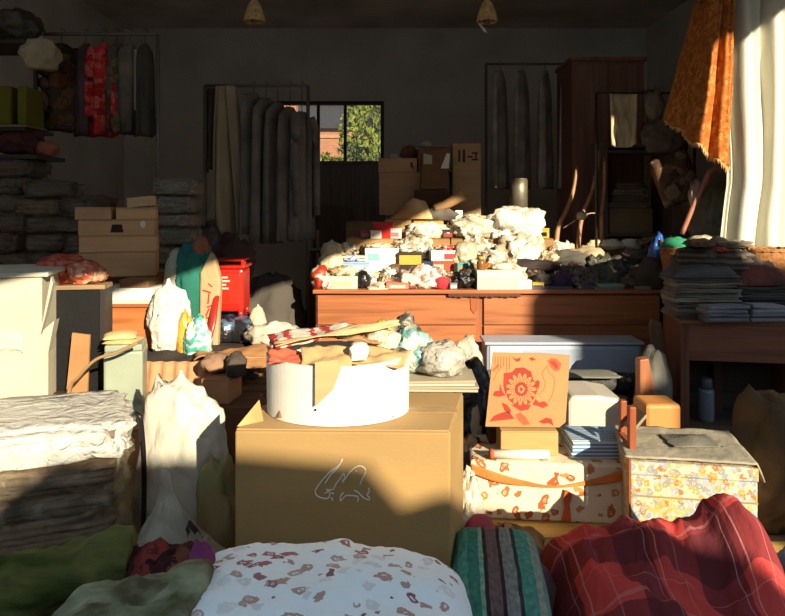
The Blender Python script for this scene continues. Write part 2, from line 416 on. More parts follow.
bl = thing('brick_house', 'sunlit orange brick house with grey slate roof seen through the window', 'house', (X(322, 24), 24, -.02))
m, nt, bs = base_mat('brick'); v = coords(nt, jit=False, rot=(PI/2, 0, 0)); br = nd(nt, 'ShaderNodeTexBrick', i_Scale=4.0)
br.inputs['Color1'].default_value = (*lin((196, 120, 76)), 1); br.inputs['Color2'].default_value = (*lin((176, 100, 62)), 1); br.inputs['Mortar'].default_value = (*lin((190, 165, 135)), 1)
nt.links.new(v, br.inputs['Vector']); nt.links.new(br.outputs[0], bs.inputs['Base Color'])
hz = Z(128, 24)
b = NB(); box(b, -3.2, 2.9, 0, 3, 0, hz); obj('wall', b, m, bl)
b = NB(); box(b, -3.3, 3.0, -.06, .02, hz-.35, hz-.24); obj('string_course', b, paint((200, 150, 110)), bl)
b = NB(); P = [(-3.5, hz), (2.2, hz), (2.2, hz+.12), (-3.5, hz+.12)]
prism(b, [(-.25, hz-.02), (-.25, hz+.06), (1.6, hz+1.3), (3.3, hz-.02)], -3.5, 3.2, 0, Matrix(((0, 0, 1, 0), (1, 0, 0, 0), (0, 1, 0, 0), (0, 0, 0, 1)))); obj('roof', b, plain((66, 62, 62), .8), bl)
b = NB(); box(b, -1.45, -1.0, .3, .8, hz, hz+1.75); obj('chimney', b, m, bl)
for xx in (-2.2, -1.2):
    b = NB(); box(b, xx-.2, xx+.2, -.03, .05, hz-1.35, hz-.55); obj('window', b, paint((226, 214, 190)), bl)
wh_ = thing('white_shed', 'small cream rendered house far beyond the window, top left of the opening', 'house', (X(283, 30), 30, -.02))
b = NB(); box(b, -.7, .45, 0, 2, 0, Z(104, 30)); obj('wall', b, paint((232, 218, 190), .8), wh_)
b = NB(); prism(b, [(-.1, Z(104, 30)), (1, Z(93, 30)), (2.1, Z(104, 30))], -.85, .6, 0, Matrix(((0, 0, 1, 0), (1, 0, 0, 0), (0, 1, 0, 0), (0, 0, 0, 1)))); obj('roof', b, paint((190, 96, 62), .8), wh_)

# ------------------------------------------------------------------ builders used all over
def carton(label, loc, w, d, h, col, rz=0, name='cardboard_box', group=None, tape=True, cat='box', flapgap=.004, tapecol=(176, 140, 92), marks=None, tilt=0.0):
    t = thing(name, label, cat, loc, rz, group)
    mt = card(col)
    b = NB(); box(b, -w/2, w/2, -d/2, d/2, 0, h-.006); obj('body', b, mt, t, bevel=.004)
    for s in (-1, 1):
        b = NB(); M = Matrix.Translation((0, s*d/2, h-.005)) @ Matrix.Rotation(-s*tilt, 4, 'X')
        y0, y1 = sorted((0, -s*(d/2-flapgap))); box(b, -w/2+.003, w/2-.003, y0, y1, 0, .005, 0, M); obj('flap', b, mt, t, bevel=.0015)
    if tape:
        b = NB(); box(b, -w/2-.001, w/2+.001, -.024, .024, h, h+.0012); box(b, w/2, w/2+.0012, -.024, .024, h*.72, h+.001); box(b, -w/2-.0012, -w/2, -.024, .024, h*.72, h+.001)
        obj('tape', b, plastic(tapecol, 0, .1, .35), t)
    if marks:
        b = NB()
        for (x, z, mw, mh) in marks: box(b, (x-.5)*w-mw/2, (x-.5)*w+mw/2, -d/2-.0012, -d/2+.0005, z*h-mh/2, z*h+mh/2)
        obj('printed_mark', b, paint((70, 48, 36), .8), t)
    return t
def pack(label, name, cat, loc, w, d, h, col, col2=None, rz=0, group=None, band=(.15, .85, .2, .75), rough=.5, rot=None):
    """small carton: body, printed front panel, lid"""
    t = thing(name, label, cat, loc, rz, group)
    if rot: t.rotation_euler = rot
    b = NB(); box(b, -w/2, w/2, -d/2, d/2, 0, h*.86); obj('body', b, paint(col, rough), t, bevel=min(.004, h*.1))
    b = NB(); box(b, -w/2-.0015, w/2+.0015, -d/2-.0015, d/2+.0015, h*.86, h); obj('lid', b, paint(tuple(min(255, int(c*1.04)) for c in col), rough), t, bevel=min(.003, h*.06))
    if col2:
        b = NB(); box(b, -w/2+w*band[0], -w/2+w*band[1], -d/2-.002, -d/2+.001, h*band[2]*.86, h*band[3]*.86); obj('front_print', b, paint(col2, rough), t)
    return t
def book(label, loc, w, d, t_, col, rz=0, group=None, name='book', rot=None):
    t = thing(name, label, 'book', loc, rz, group)
    if rot: t.rotation_euler = rot
    b = NB(); c = .003
    box(b, -w/2, w/2, -d/2, d/2, 0, c); box(b, -w/2, w/2, -d/2, d/2, t_-c, t_); box(b, -w/2, w/2, -d/2, -d/2+c, c, t_-c)
    obj('cover', b, paint(col, .5), t)
    b = NB(); box(b, -w/2+.004, w/2-.004, -d/2+c+.0005, d/2-.005, c+.0003, t_-c-.0003); obj('pages', b, paint((226, 214, 184), .9), t)
    return t
def bag(label, loc, rx, ry, rz_, m, seed, name='plastic_bag', cat='bag', knot=0, group=None, rot=0, **kw):
    o = obj(name, blob_bm(rx, ry, rz_, seed, knot=knot, **kw), m, None, loc, (0, 0, rot)); return tag(o, label, cat, group)
def folded(label, loc, w, d, n, t, m, seed=0, name='folded_cloth', cat='cloth', rz=0, group=None, mi=None):
    o = obj(name, fold_bm(w, d, n, t, seed, mi), m, None, loc, (0, 0, rz)); return tag(o, label, cat, group)
def heap(label, loc, w, d, h, m, seed, name='crumpled_cloth', cat='cloth', rz=0, group=None, **kw):
    o = obj(name, mound_bm(w, d, h, seed, **kw), m, None, loc, (0, 0, rz)); return tag(o, label, cat, group)
def wrapped(label, loc, w, d, h, inner, seed, rz=0, wrapcol=(232, 226, 210), clear=.55, name='wrapped_textile_bundle', group=None, n=3, am=.09):
    """folded textiles sealed in clear wrap"""
    t = thing(name, label, 'bundle', loc, rz, group)
    obj('folded_textile', fold_bm(w*.84, d*.82, n, (h-.03)/n/.95, seed), inner, t, (0, 0, .012))
    obj('plastic_wrap', blob_bm(w*.5, d*.5, h*.52, seed, amp=am, freq=2.6, ridge=am*1.6, rfreq=4, flat=.98, sq=.42, sub=4), plastic(wrapcol, clear, .9, .22, 12), t)
    return t
# ================================================================== the long wooden counter and what is on it
T = .85; YC = 5.0
WO = wood((186, 112, 66)); WOv = wood((178, 104, 60), 2)
sx0, sx1 = X(313, YC), X(664, YC); sw = sx1-sx0
sb = thing('sideboard', 'long orange brown wooden sideboard with drawers, buried under goods', 'sideboard', ((sx0+sx1)/2, 5.5, 0))
b = NB(); box(b, -sw/2+.02, sw/2-.02, -.48, .5, .08, T-.03); obj('carcass', b, WOv, sb, bevel=.004)
b = NB(); box(b, -sw/2, sw/2, -.53, .53, T-.03, T); obj('top', b, WO, sb, bevel=.006)
mid = X(480, YC)-(sx0+sx1)/2
cells = [(-sw/2+.035, mid-.03), (mid+.03, sw/2-.035)]
for (a, c) in cells:
    for (z0, z1) in ((T-.045-.225, T-.045), (T-.045-.455, T-.045-.232)):
        d = None
        b = NB(); box(b, a, c, -.502, -.48, z0, z1); d = obj('drawer', b, WO, sb, bevel=.003)
    z1 = T-.045-.47
    m_ = a+(c-a)*.62
    for (p, q) in ((a, m_-.03), (m_+.03, c)):
        b = NB(); box(b, p, q, -.502, -.48, .13, z1-.02); obj('door', b, wood((172, 92, 50)), sb, bevel=.003)
b = NB(); box(b, -sw/2+.03, sw/2-.03, -.43, .46, 0, .08); obj('plinth', b, wood((90, 56, 34)), sb)
# torn veneer strip and the brown hanger tag on the front edge
b = NB(); px0, px1 = X(448, YC)-(sx0+sx1)/2, X(520, YC)-(sx0+sx1)/2
box(b, px0, px1, -.534, -.53, T-.045, T-.026)
for i in range(14): cbox(b, (px0+(px1-px0)*(i+.5)/14, -.533, T-.047), ((px1-px0)/16, .003, .008+.006*((i*7) % 3)))
obj('torn_edge_strip', b, wood((96, 52, 26)), sb)
b = NB(); xk = X(474, YC)-(sx0+sx1)/2; vprism(b, [(xk-.03, T-.06), (xk+.028, T-.06), (xk+.025, T-.15), (xk+.002, T-.19), (xk-.026, T-.15)], -.509, -.503); obj('brown_patch', b, wood((160, 84, 40), 2), sb)
def sbx(px, Y): return X(px, Y)

# hidden layer the heap rests on: flat parcels (their front edges show between the things in front)
PAR = [('cream flat parcel under the pale blue box on the counter', (236, 226, 196), 342), ('tan flat parcel under the white carton with teal print', (214, 184, 130), 384),
       ('yellowish flat parcel under the black and yellow box', (226, 206, 150), 428), ('white flat parcel under the clear lumpy bag on the counter', (240, 236, 222), 474),
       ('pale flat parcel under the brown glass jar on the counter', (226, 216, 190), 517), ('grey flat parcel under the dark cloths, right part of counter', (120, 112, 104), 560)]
for i, (lb, c, px) in enumerate(PAR):
    folded(lb, (X(px, 5.4), 5.4, T), W(41, 5.4), .30, 2, .052, cloth(c), 40+i, 'flat_parcel', 'parcel', random.Random(i).uniform(-.04, .04))
TB = T+.104
BK = [('tan carton in the back row of the counter, under the red box', (190, 150, 96), 372), ('brown carton in the back row of the counter, under the small white bag', (178, 136, 84), 424),
      ('brown carton in the back row, under the big round white bag', (170, 128, 80), 473), ('brown carton in the back row, under the square white sack', (168, 128, 84), 524)]
for lb, c, px in BK:
    carton(lb, (X(px, 5.8), 5.8, T), W(48, 5.8), .42, .36, c, tape=False)
TK = T+.361
# ---- front row
bag('crumpled red and cream packet at the left front corner of the counter', (X(320, 5.1), 5.1, T), .075, .07, .10, plastic((240, 220, 190), 0, .8, .4, 6, (190, 60, 36)), 1, 'crumpled_packet', 'packet', sub=3)
bag('cream crumpled bag behind the red packet at left end of counter', (X(330, 5.28), 5.28, T), .10, .08, .16, plastic((246, 226, 180)), 2, knot=.05)
pack('cream flat box at left front of the counter beside the black pouch', 'flat_box', 'box', (X(341, 5.12), 5.12, T), W(34, 5.1), .18, .095, (250, 240, 206), (228, 212, 160))
bag('black soft pouch on the counter edge right of the cream flat box', (X(363, 5.1), 5.1, T), .06, .06, .08, plastic((32, 28, 28), 0, .4), 3, 'black_pouch', 'pouch', sub=3)
for k, (px, Y, z, lb) in enumerate(((377, 5.08, T, 'lowest loose sheet of cream paper at the counter front edge'), (383, 5.13, T+.012, 'cream paper folder lying over a sheet at the counter front edge'))):
    o = obj('paper_sheet', mound_bm(.17, .2, .012+.02*k, 5+k, 16, 16, .3, 6), paint((248, 236, 204), .8), None, (X(px, Y), Y, z), (0, 0, .2+.3*k)); tag(o, lb, 'paper')
pack('flat salmon pink box at the counter front edge', 'flat_box', 'box', (X(397, 5.08), 5.08, T), W(22, 5.1), .13, .05, (222, 128, 98), (240, 200, 180), .05)
bag('crumpled white and red printed bag on the counter front', (X(423, 5.1), 5.1, T), .155, .08, .10, plastic((250, 240, 222), 0, .9, .3, 7, (196, 140, 120)), 7, amp=.45, freq=2.6, rfreq=4.5)
bag('small bright red cloth bundle at the counter front', (X(442, 5.06), 5.06, T), .06, .05, .055, cloth((206, 30, 40)), 8, 'red_cloth', 'cloth', sub=3)
bag('black bag slumped against the cream shoe box on the counter', (X(463, 5.10), 5.10, T), .085, .08, .075, plastic((30, 27, 25), 0, .7, .4), 9, 'black_bag', amp=.4, freq=2.4)
pack('cream shoe box at the middle of the counter front edge', 'shoe_box', 'box', (X(497, 5.1), 5.1, T), W(43, 5.1), .22, .145, (252, 244, 214), (244, 230, 190), 0, None, (.06, .94, .1, .8))
pack('small white box with grey end right of the shoe box', 'small_box', 'box', (X(523, 5.05), 5.05, T), W(15, 5.05), .1, .07, (248, 244, 232), (216, 210, 196))
# ---- second row on the parcels
pack('pale blue flat box in the second row, left end of the counter', 'flat_box', 'box', (X(353, 5.36), 5.36, TB), W(34, 5.36), .2, .085, (160, 184, 216), (190, 206, 226))
folded('folded cream cloth lying on the pale blue box', (X(352, 5.38), 5.38, TB+.087), .2, .16, 2, .02, cloth((244, 228, 190)), 5)
bag('crumpled ivory paper bag, far left end of the counter heap', (X(332, 5.5), 5.5, T), .10, .09, .21, plastic((246, 224, 176)), 12, knot=.04)
t = pack('white carton with teal print, second row on the counter', 'printed_carton', 'box', (X(382, 5.42), 5.42, TB), W(33, 5.42), .2, .19, (250, 248, 238), (140, 196, 196), 0, None, (.08, .42, .55, .9))
book('dark brown book standing against the left of the teal print carton', (X(363.5, 5.40)-.001, 5.40, TB), .19, .15, .035, (88, 44, 26), name='standing_book', rot=(0, -PI/2, 0))
pack('black and yellow striped box in the second row on the counter', 'printed_box', 'box', (X(410, 5.36), 5.36, TB), W(24, 5.36), .16, .16, (46, 38, 28), (222, 178, 62), 0, None, (.05, .95, .45, 1))
pack('small navy box beside the yellow striped box on the counter', 'printed_box', 'box', (X(428, 5.33), 5.33, TB), W(10, 5.36), .1, .085, (40, 52, 92), (210, 210, 214))
pack('red orange box in the second row under a white and red box', 'printed_box', 'box', (X(443, 5.40), 5.40, TB), W(22, 5.4), .15, .085, (220, 84, 48), (246, 210, 180), 0, None, (.05, .5, .2, .8))
pack('white and red box lying on the red orange box', 'printed_box', 'box', (X(443, 5.42), 5.42, TB+.086), W(26, 5.42), .15, .085, (246, 238, 224), (206, 52, 48), .06, None, (.5, .95, .2, .8))
bag('clear lumpy bag with olive contents on the counter', (X(465, 5.40), 5.40, TB), .10, .08, .15, plastic((196, 184, 150), 0, .8), 14, 'clear_bag', knot=.03)
for k, (c, c2, lb) in enumerate((((240, 228, 214), (120, 50, 110), 'lower white packet with a purple stripe on the counter'), ((236, 222, 206), (190, 40, 60), 'upper white packet with a red stripe, stacked on the purple striped one'))):
    pack(lb, 'flat_packet', 'packet', (X(488, 5.40), 5.40, TB+.046*k), W(27, 5.4), .16, .045, c, c2, .05*k, None, (.05, .8, .2, .8))
bag('white crumpled plastic bundle behind the cream shoe box', (X(494, 5.30), 5.30, T), .17, .085, .135, plastic((252, 242, 220), 0, 1, .3, 8, (190, 166, 130)), 16, amp=.45, freq=2.8)
b = NB(); lathe(b, [(.03, 0), (.034, .01), (.034, .06), (.028, .072), (.022, .078)], 16); t = thing('glass_jar', 'small brown glass jar standing on the cream shoe box', 'jar', (X(481, 5.08), 5.08, T+.146)); obj('jar_body', b, paint((150, 98, 48), .2), t)
b = NB(); lathe(b, [(.025, .078), (.025, .1), (.02, .102)], 16); obj('lid', b, paint((200, 170, 90), .4), t)
bag('small white paper twist lying on the shoe box beside the jar', (X(502, 5.08), 5.08, T+.146), .085, .05, .03, plastic((250, 240, 214), 0, .9), 17, 'paper_twist', 'paper', sub=3)
# ---- back row on the cartons
pack('bright red box on the back row of the counter', 'red_box', 'box', (X(384, 5.68), 5.68, TK), W(20, 5.7), .14, .14, (214, 36, 30), None, -.1)
pack('small white cup shaped box in front of the bright red box', 'small_box', 'box', (X(376, 5.61), 5.61, TK), W(11, 5.6), .05, .07, (250, 240, 226), (230, 214, 200))
bag('long white plastic bag with a point, right of the red box', (X(427, 5.70), 5.70, TK), .19, .12, .075, plastic((252, 248, 232), 0, 1, .3, 7, (214, 196, 160)), 21, knot=0, amp=.4, freq=2.4)  # darker second tones on these white bags paint the shade in their creases
bag('big round white plastic bag at the top middle of the counter heap', (X(474, 5.70), 5.70, TK), .19, .14, .115, plastic((253, 248, 232), 0, 1, .3, 7, (220, 204, 172)), 22, amp=.42, freq=2.3, rfreq=4.4)
bag('square white sack at the top right of the counter heap', (X(517, 5.68), 5.68, TK), .23, .14, .15, plastic((254, 250, 238), 0, .9, .3, 6, (232, 220, 194)), 23, sq=.75, amp=.36, freq=2.2)
bag('white plastic bag spilling down in front of the square white sack', (X(520, 5.48), 5.48, TB), .20, .10, .16, plastic((252, 246, 230), 0, 1, .3, 7, (206, 186, 150)), 24, amp=.45, freq=2.6, rfreq=4.6)
bag('clear crumpled bag in front of the big round white bag', (X(476, 5.55), 5.55, TB), .17, .075, .15, plastic((240, 232, 210), 0, 1, .3, 7, (166, 148, 118)), 25, 'clear_bag', amp=.45, freq=2.6)
bag('ivory crumpled bag in front of the long white plastic bag', (X(415, 5.57), 5.57, TB), .19, .07, .15, plastic((250, 240, 214), 0, 1, .3, 7, (180, 156, 120)), 26, 'clear_bag', amp=.45, freq=2.6)
carton('small tan carton behind the red box at the back of the counter', (X(398, 5.95), 5.95, TK), W(26, 5.95), .14, .16, (214, 176, 116), tape=False)
carton('yellow tan open carton right of the small tan carton', (X(428, 5.95), 5.95, TK), W(30, 5.95), .14, .145, (226, 184, 96), tape=False)
bt = thing('back_table', 'dark wooden trestle table behind the counter carrying brown cartons', 'table', (X(430, 6.55), 6.5, 0))
b = NB(); box(b, -.95, 1.15, -.36, .4, .97, 1.0); obj('tabletop', b, wood((70, 52, 38)), bt)
for px_, py_ in ((-.85, -.3), (1.05, -.3), (-.85, .34), (1.05, .34)):
    b = NB(); box(b, px_-.03, px_+.03, py_-.03, py_+.03, 0, .97); obj('leg', b, wood((70, 52, 38), 2), bt)
Y6 = 6.4
def bx6(lb, x0, x1, y0, y1, c, z0=None, d=.4, Y=Y6, **kw):
    zb = Z(y1, Y-d/2) if z0 is None else z0
    return carton(lb, (X((x0+x1)/2, Y-d/2), Y, zb), W(x1-x0, Y-d/2), d, Z(y0, Y-d/2)-zb, c, **kw)
TT = 1.0
BB = [('lowest brown carton at the left of the back table', 346, 392, 222), ('brown carton carrying the two tan boxes behind the counter', 393, 440, 215.2), ('brown carton carrying the tall marked carton behind the counter', 441, 484, 235)]
for lb, x0, x1, y0 in BB: bx6(lb, x0, x1, y0, 0, (160, 124, 88), TT, tape=False)
ztop = Z(215.2, 6.2)
bx6('wide plain brown carton behind the orange cloth', 379, 441, 172, 0, (206, 160, 116), ztop, tape=False)
z2 = Z(172, 6.2)
bx6('smaller brown carton on top of the wide plain carton, at its left', 378.5, 417, 158, 0, (212, 166, 118), z2+.001, tape=False, marks=((.86, .5, .02, .05), (.9, .3, .012, .03)))
zt3 = Z(235, 6.2)
bx6('tall brown carton with black letter marks, right end of the stack behind the counter', 452.5, 481, 143, 0, (196, 160, 116), zt3, tape=False, marks=((.24, .86, .02, .11), (.40, .86, .025, .12), (.62, .85, .05, .018), (.78, .89, .06, .016), (.78, .82, .06, .016), (.82, .855, .016, .07)))
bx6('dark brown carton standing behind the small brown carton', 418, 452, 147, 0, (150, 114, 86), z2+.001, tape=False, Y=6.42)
pack('small pale label box lying on the brown carton stack', 'small_box', 'box', (X(394, 6.42), 6.42, Z(158, 6.2)+.002), W(9, 6.4), .08, .06, (190, 178, 150))
bag('dark red cloth lump on the brown cartons behind the counter', (X(409, 6.50), 6.44, Z(158, 6.2)+.002), .085, .07, .08, cloth((120, 60, 44)), 30, 'cloth_lump', 'cloth', sub=3)
bag('pale paper scrap on top of the dark brown carton', (X(416, 6.42)+.10, 6.40, Z(147, 6.22)+.003), .06, .04, .04, paint((200, 186, 160), .8), 31, 'paper_scrap', 'paper', sub=3)
# sunlit paper bag in front of the cartons and orange cloth
t = thing('paper_bag', 'brown paper bag with a sunlit white corner among the stacked cartons', 'bag', (X(434, 6.08), 6.1, Z(190, 6.1)-.001))
b = NB(); vprism(b, [(-.13, .005), (.12, .005), (.155, .40), (-.11, .36)], -.06, .06); obj('body', b, card((128, 92, 62)), t, bevel=.01)
b = NB(); vprism(b, [(.06, .20), (.135, .20), (.145, .34), (.115, .34)], -.064, -.0605); obj('painted_sunlit_corner', b, paint((250, 244, 230)), t)  # sunlight on the bag corner painted as a white patch
b = NB(); vprism(b, [(-.1, .24), (-.02, .24), (-.02, .32), (-.1, .34)], -.0635, -.0605); obj('label_panel', b, paint((190, 178, 150)), t)
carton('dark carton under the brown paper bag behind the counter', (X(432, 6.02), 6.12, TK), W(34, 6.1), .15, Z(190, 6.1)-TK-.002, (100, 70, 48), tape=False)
t = heap('orange and cream cloth slumped over the tan cartons, back of counter', (X(411, 5.95), 5.93, TK+.161), W(40, 5.95), .14, .17, plain((226, 150, 78), .9, .2, 3, 60, .3, .1, col2=(248, 214, 160)), 33, p=1.4, skew=.6, fold=.35)
bag('dark grey cloth roll behind the white bags on the counter', (X(437, 5.97), 5.95, TK+.146), .17, .07, .075, cloth((92, 82, 70), (130, 116, 96)), 34, 'cloth_roll', 'cloth', sub=3)
b = NB(); tube(b, [(-.13, 0, .05), (-.02, 0, .08), (.1, 0, .15), (.135, 0, .17)], lambda q: .034+.03*q, 10, smoothn=5); tag(obj('rolled_paper', b, card((196, 152, 104)), None, (X(448, 5.95), 5.92, TK+.215)), 'tan paper roll leaning over the dark grey cloth roll', 'roll')
pack('small white box right of the tan paper roll', 'small_box', 'box', (X(459, 5.95), 5.98, TK), W(7, 5.95), .06, .24, (246, 240, 224))
# canister on a jar
carton('brown carton behind the square white sack, under the metal canister', (X(520, 6.0), 6.12, TK), .34, .16, .10, (150, 100, 60), tape=False)
t = thing('metal_canister', 'grey dented metal canister standing tall above the white sacks', 'canister', (X(519, 6.1), 6.12, TK+.101))
b = NB(); lathe(b, [(.085, 0), (.09, .02), (.088, .10), (.078, .13)], 24); obj('base', b, plastic((190, 176, 140), 0, .6, .3), t)
b = NB(); lathe(b, [(.078, .128), (.084, .135), (.084, .30), (.086, .315), (.084, .33), (.084, .425), (.072, .43), (.072, .41)], 28); obj('body', b, plain((134, 124, 104), .45, .25, 5, 20, .3, .5, .5), t)
b = NB(); tube(b, [(.075*math.cos(a), .075*math.sin(a), .432) for a in [PI*2*i/20 for i in range(21)]], .006, 6); obj('rim', b, plain((170, 160, 136), .4, .2, 5, 20, .2, .5, .6), t)
pack('orange tan box beside the metal canister', 'small_box', 'box', (X(536, 6.02), 6.04, TK), W(17, 6.04), .1, .19, (206, 130, 66))
# ---- right part of the counter: dark cloths in the shade
dk = [
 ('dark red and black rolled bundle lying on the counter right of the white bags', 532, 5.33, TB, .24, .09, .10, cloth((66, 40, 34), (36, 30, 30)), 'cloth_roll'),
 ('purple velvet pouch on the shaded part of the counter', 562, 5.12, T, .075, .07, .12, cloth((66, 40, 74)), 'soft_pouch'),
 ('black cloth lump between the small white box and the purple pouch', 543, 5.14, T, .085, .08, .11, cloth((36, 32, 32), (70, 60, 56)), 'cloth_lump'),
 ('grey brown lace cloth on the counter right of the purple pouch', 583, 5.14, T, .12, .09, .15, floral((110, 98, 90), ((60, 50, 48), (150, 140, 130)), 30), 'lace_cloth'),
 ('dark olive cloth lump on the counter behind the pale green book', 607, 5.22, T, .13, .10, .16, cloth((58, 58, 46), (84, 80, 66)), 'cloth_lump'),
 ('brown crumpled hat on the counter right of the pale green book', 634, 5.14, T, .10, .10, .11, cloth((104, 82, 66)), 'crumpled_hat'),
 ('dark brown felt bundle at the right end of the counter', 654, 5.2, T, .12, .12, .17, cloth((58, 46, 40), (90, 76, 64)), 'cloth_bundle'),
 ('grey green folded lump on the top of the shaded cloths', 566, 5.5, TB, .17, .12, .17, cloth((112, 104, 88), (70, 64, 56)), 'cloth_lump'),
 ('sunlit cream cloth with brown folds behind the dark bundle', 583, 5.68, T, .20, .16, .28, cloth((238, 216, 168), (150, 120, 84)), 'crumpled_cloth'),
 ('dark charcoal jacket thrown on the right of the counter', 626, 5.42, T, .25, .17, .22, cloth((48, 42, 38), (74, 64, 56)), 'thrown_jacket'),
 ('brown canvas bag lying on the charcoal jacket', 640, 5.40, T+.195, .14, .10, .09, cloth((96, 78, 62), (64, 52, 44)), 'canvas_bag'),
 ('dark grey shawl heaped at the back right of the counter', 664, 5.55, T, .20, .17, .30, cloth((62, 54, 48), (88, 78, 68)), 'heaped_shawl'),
]
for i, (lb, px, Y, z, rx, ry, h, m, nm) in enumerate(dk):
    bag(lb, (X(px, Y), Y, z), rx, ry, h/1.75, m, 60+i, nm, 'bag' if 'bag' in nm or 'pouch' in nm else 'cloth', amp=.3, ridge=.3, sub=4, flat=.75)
for k, (px, Y, z, w_, d_, t_, c, lb) in enumerate(((549, 5.06, T, .34, .1, .022, (92, 96, 112), 'long grey blue book at the shaded counter front edge'), (607, 5.06, T, .22, .12, .02, (130, 130, 132), 'grey book under the pale green book on the counter'), (609, 5.065, T+.0205, .2, .11, .018, (150, 176, 148), 'pale green book on top of a grey one at the counter edge'), (642, 5.04, T, .12, .08, .025, (150, 140, 124), 'small beige book near the right end of the counter'), (585, 5.05, T, .1, .08, .03, (84, 90, 104), 'small slate blue book at the counter edge left of the green one'))):
    book(lb, (X(px, Y), Y, z), w_, d_, t_, c, [0, .05, .1, -.15, .2][k])
for k, (px, Y, z, c, lb) in enumerate(((612, 5.80, 1.10, (246, 236, 210), 'sunlit white paper scrap at the back of the counter, left of the blue cloth'), (598, 5.84, 1.10, (240, 214, 170), 'cream sunlit rag at the back of the counter'), (630, 5.84, 1.10, (250, 244, 226), 'folded white sunlit paper standing up at the back of the counter'))):
    bag(lb, (X(px, Y), Y, z), .10, .05, .055, plastic(c, 0, .9), 80+k, 'paper_scrap', 'paper', sub=3)
carton('flat brown carton behind the charcoal jacket at the back of the counter', (X(618, 5.82), 5.84, T), .52, .24, .25, (120, 90, 62), tape=False)
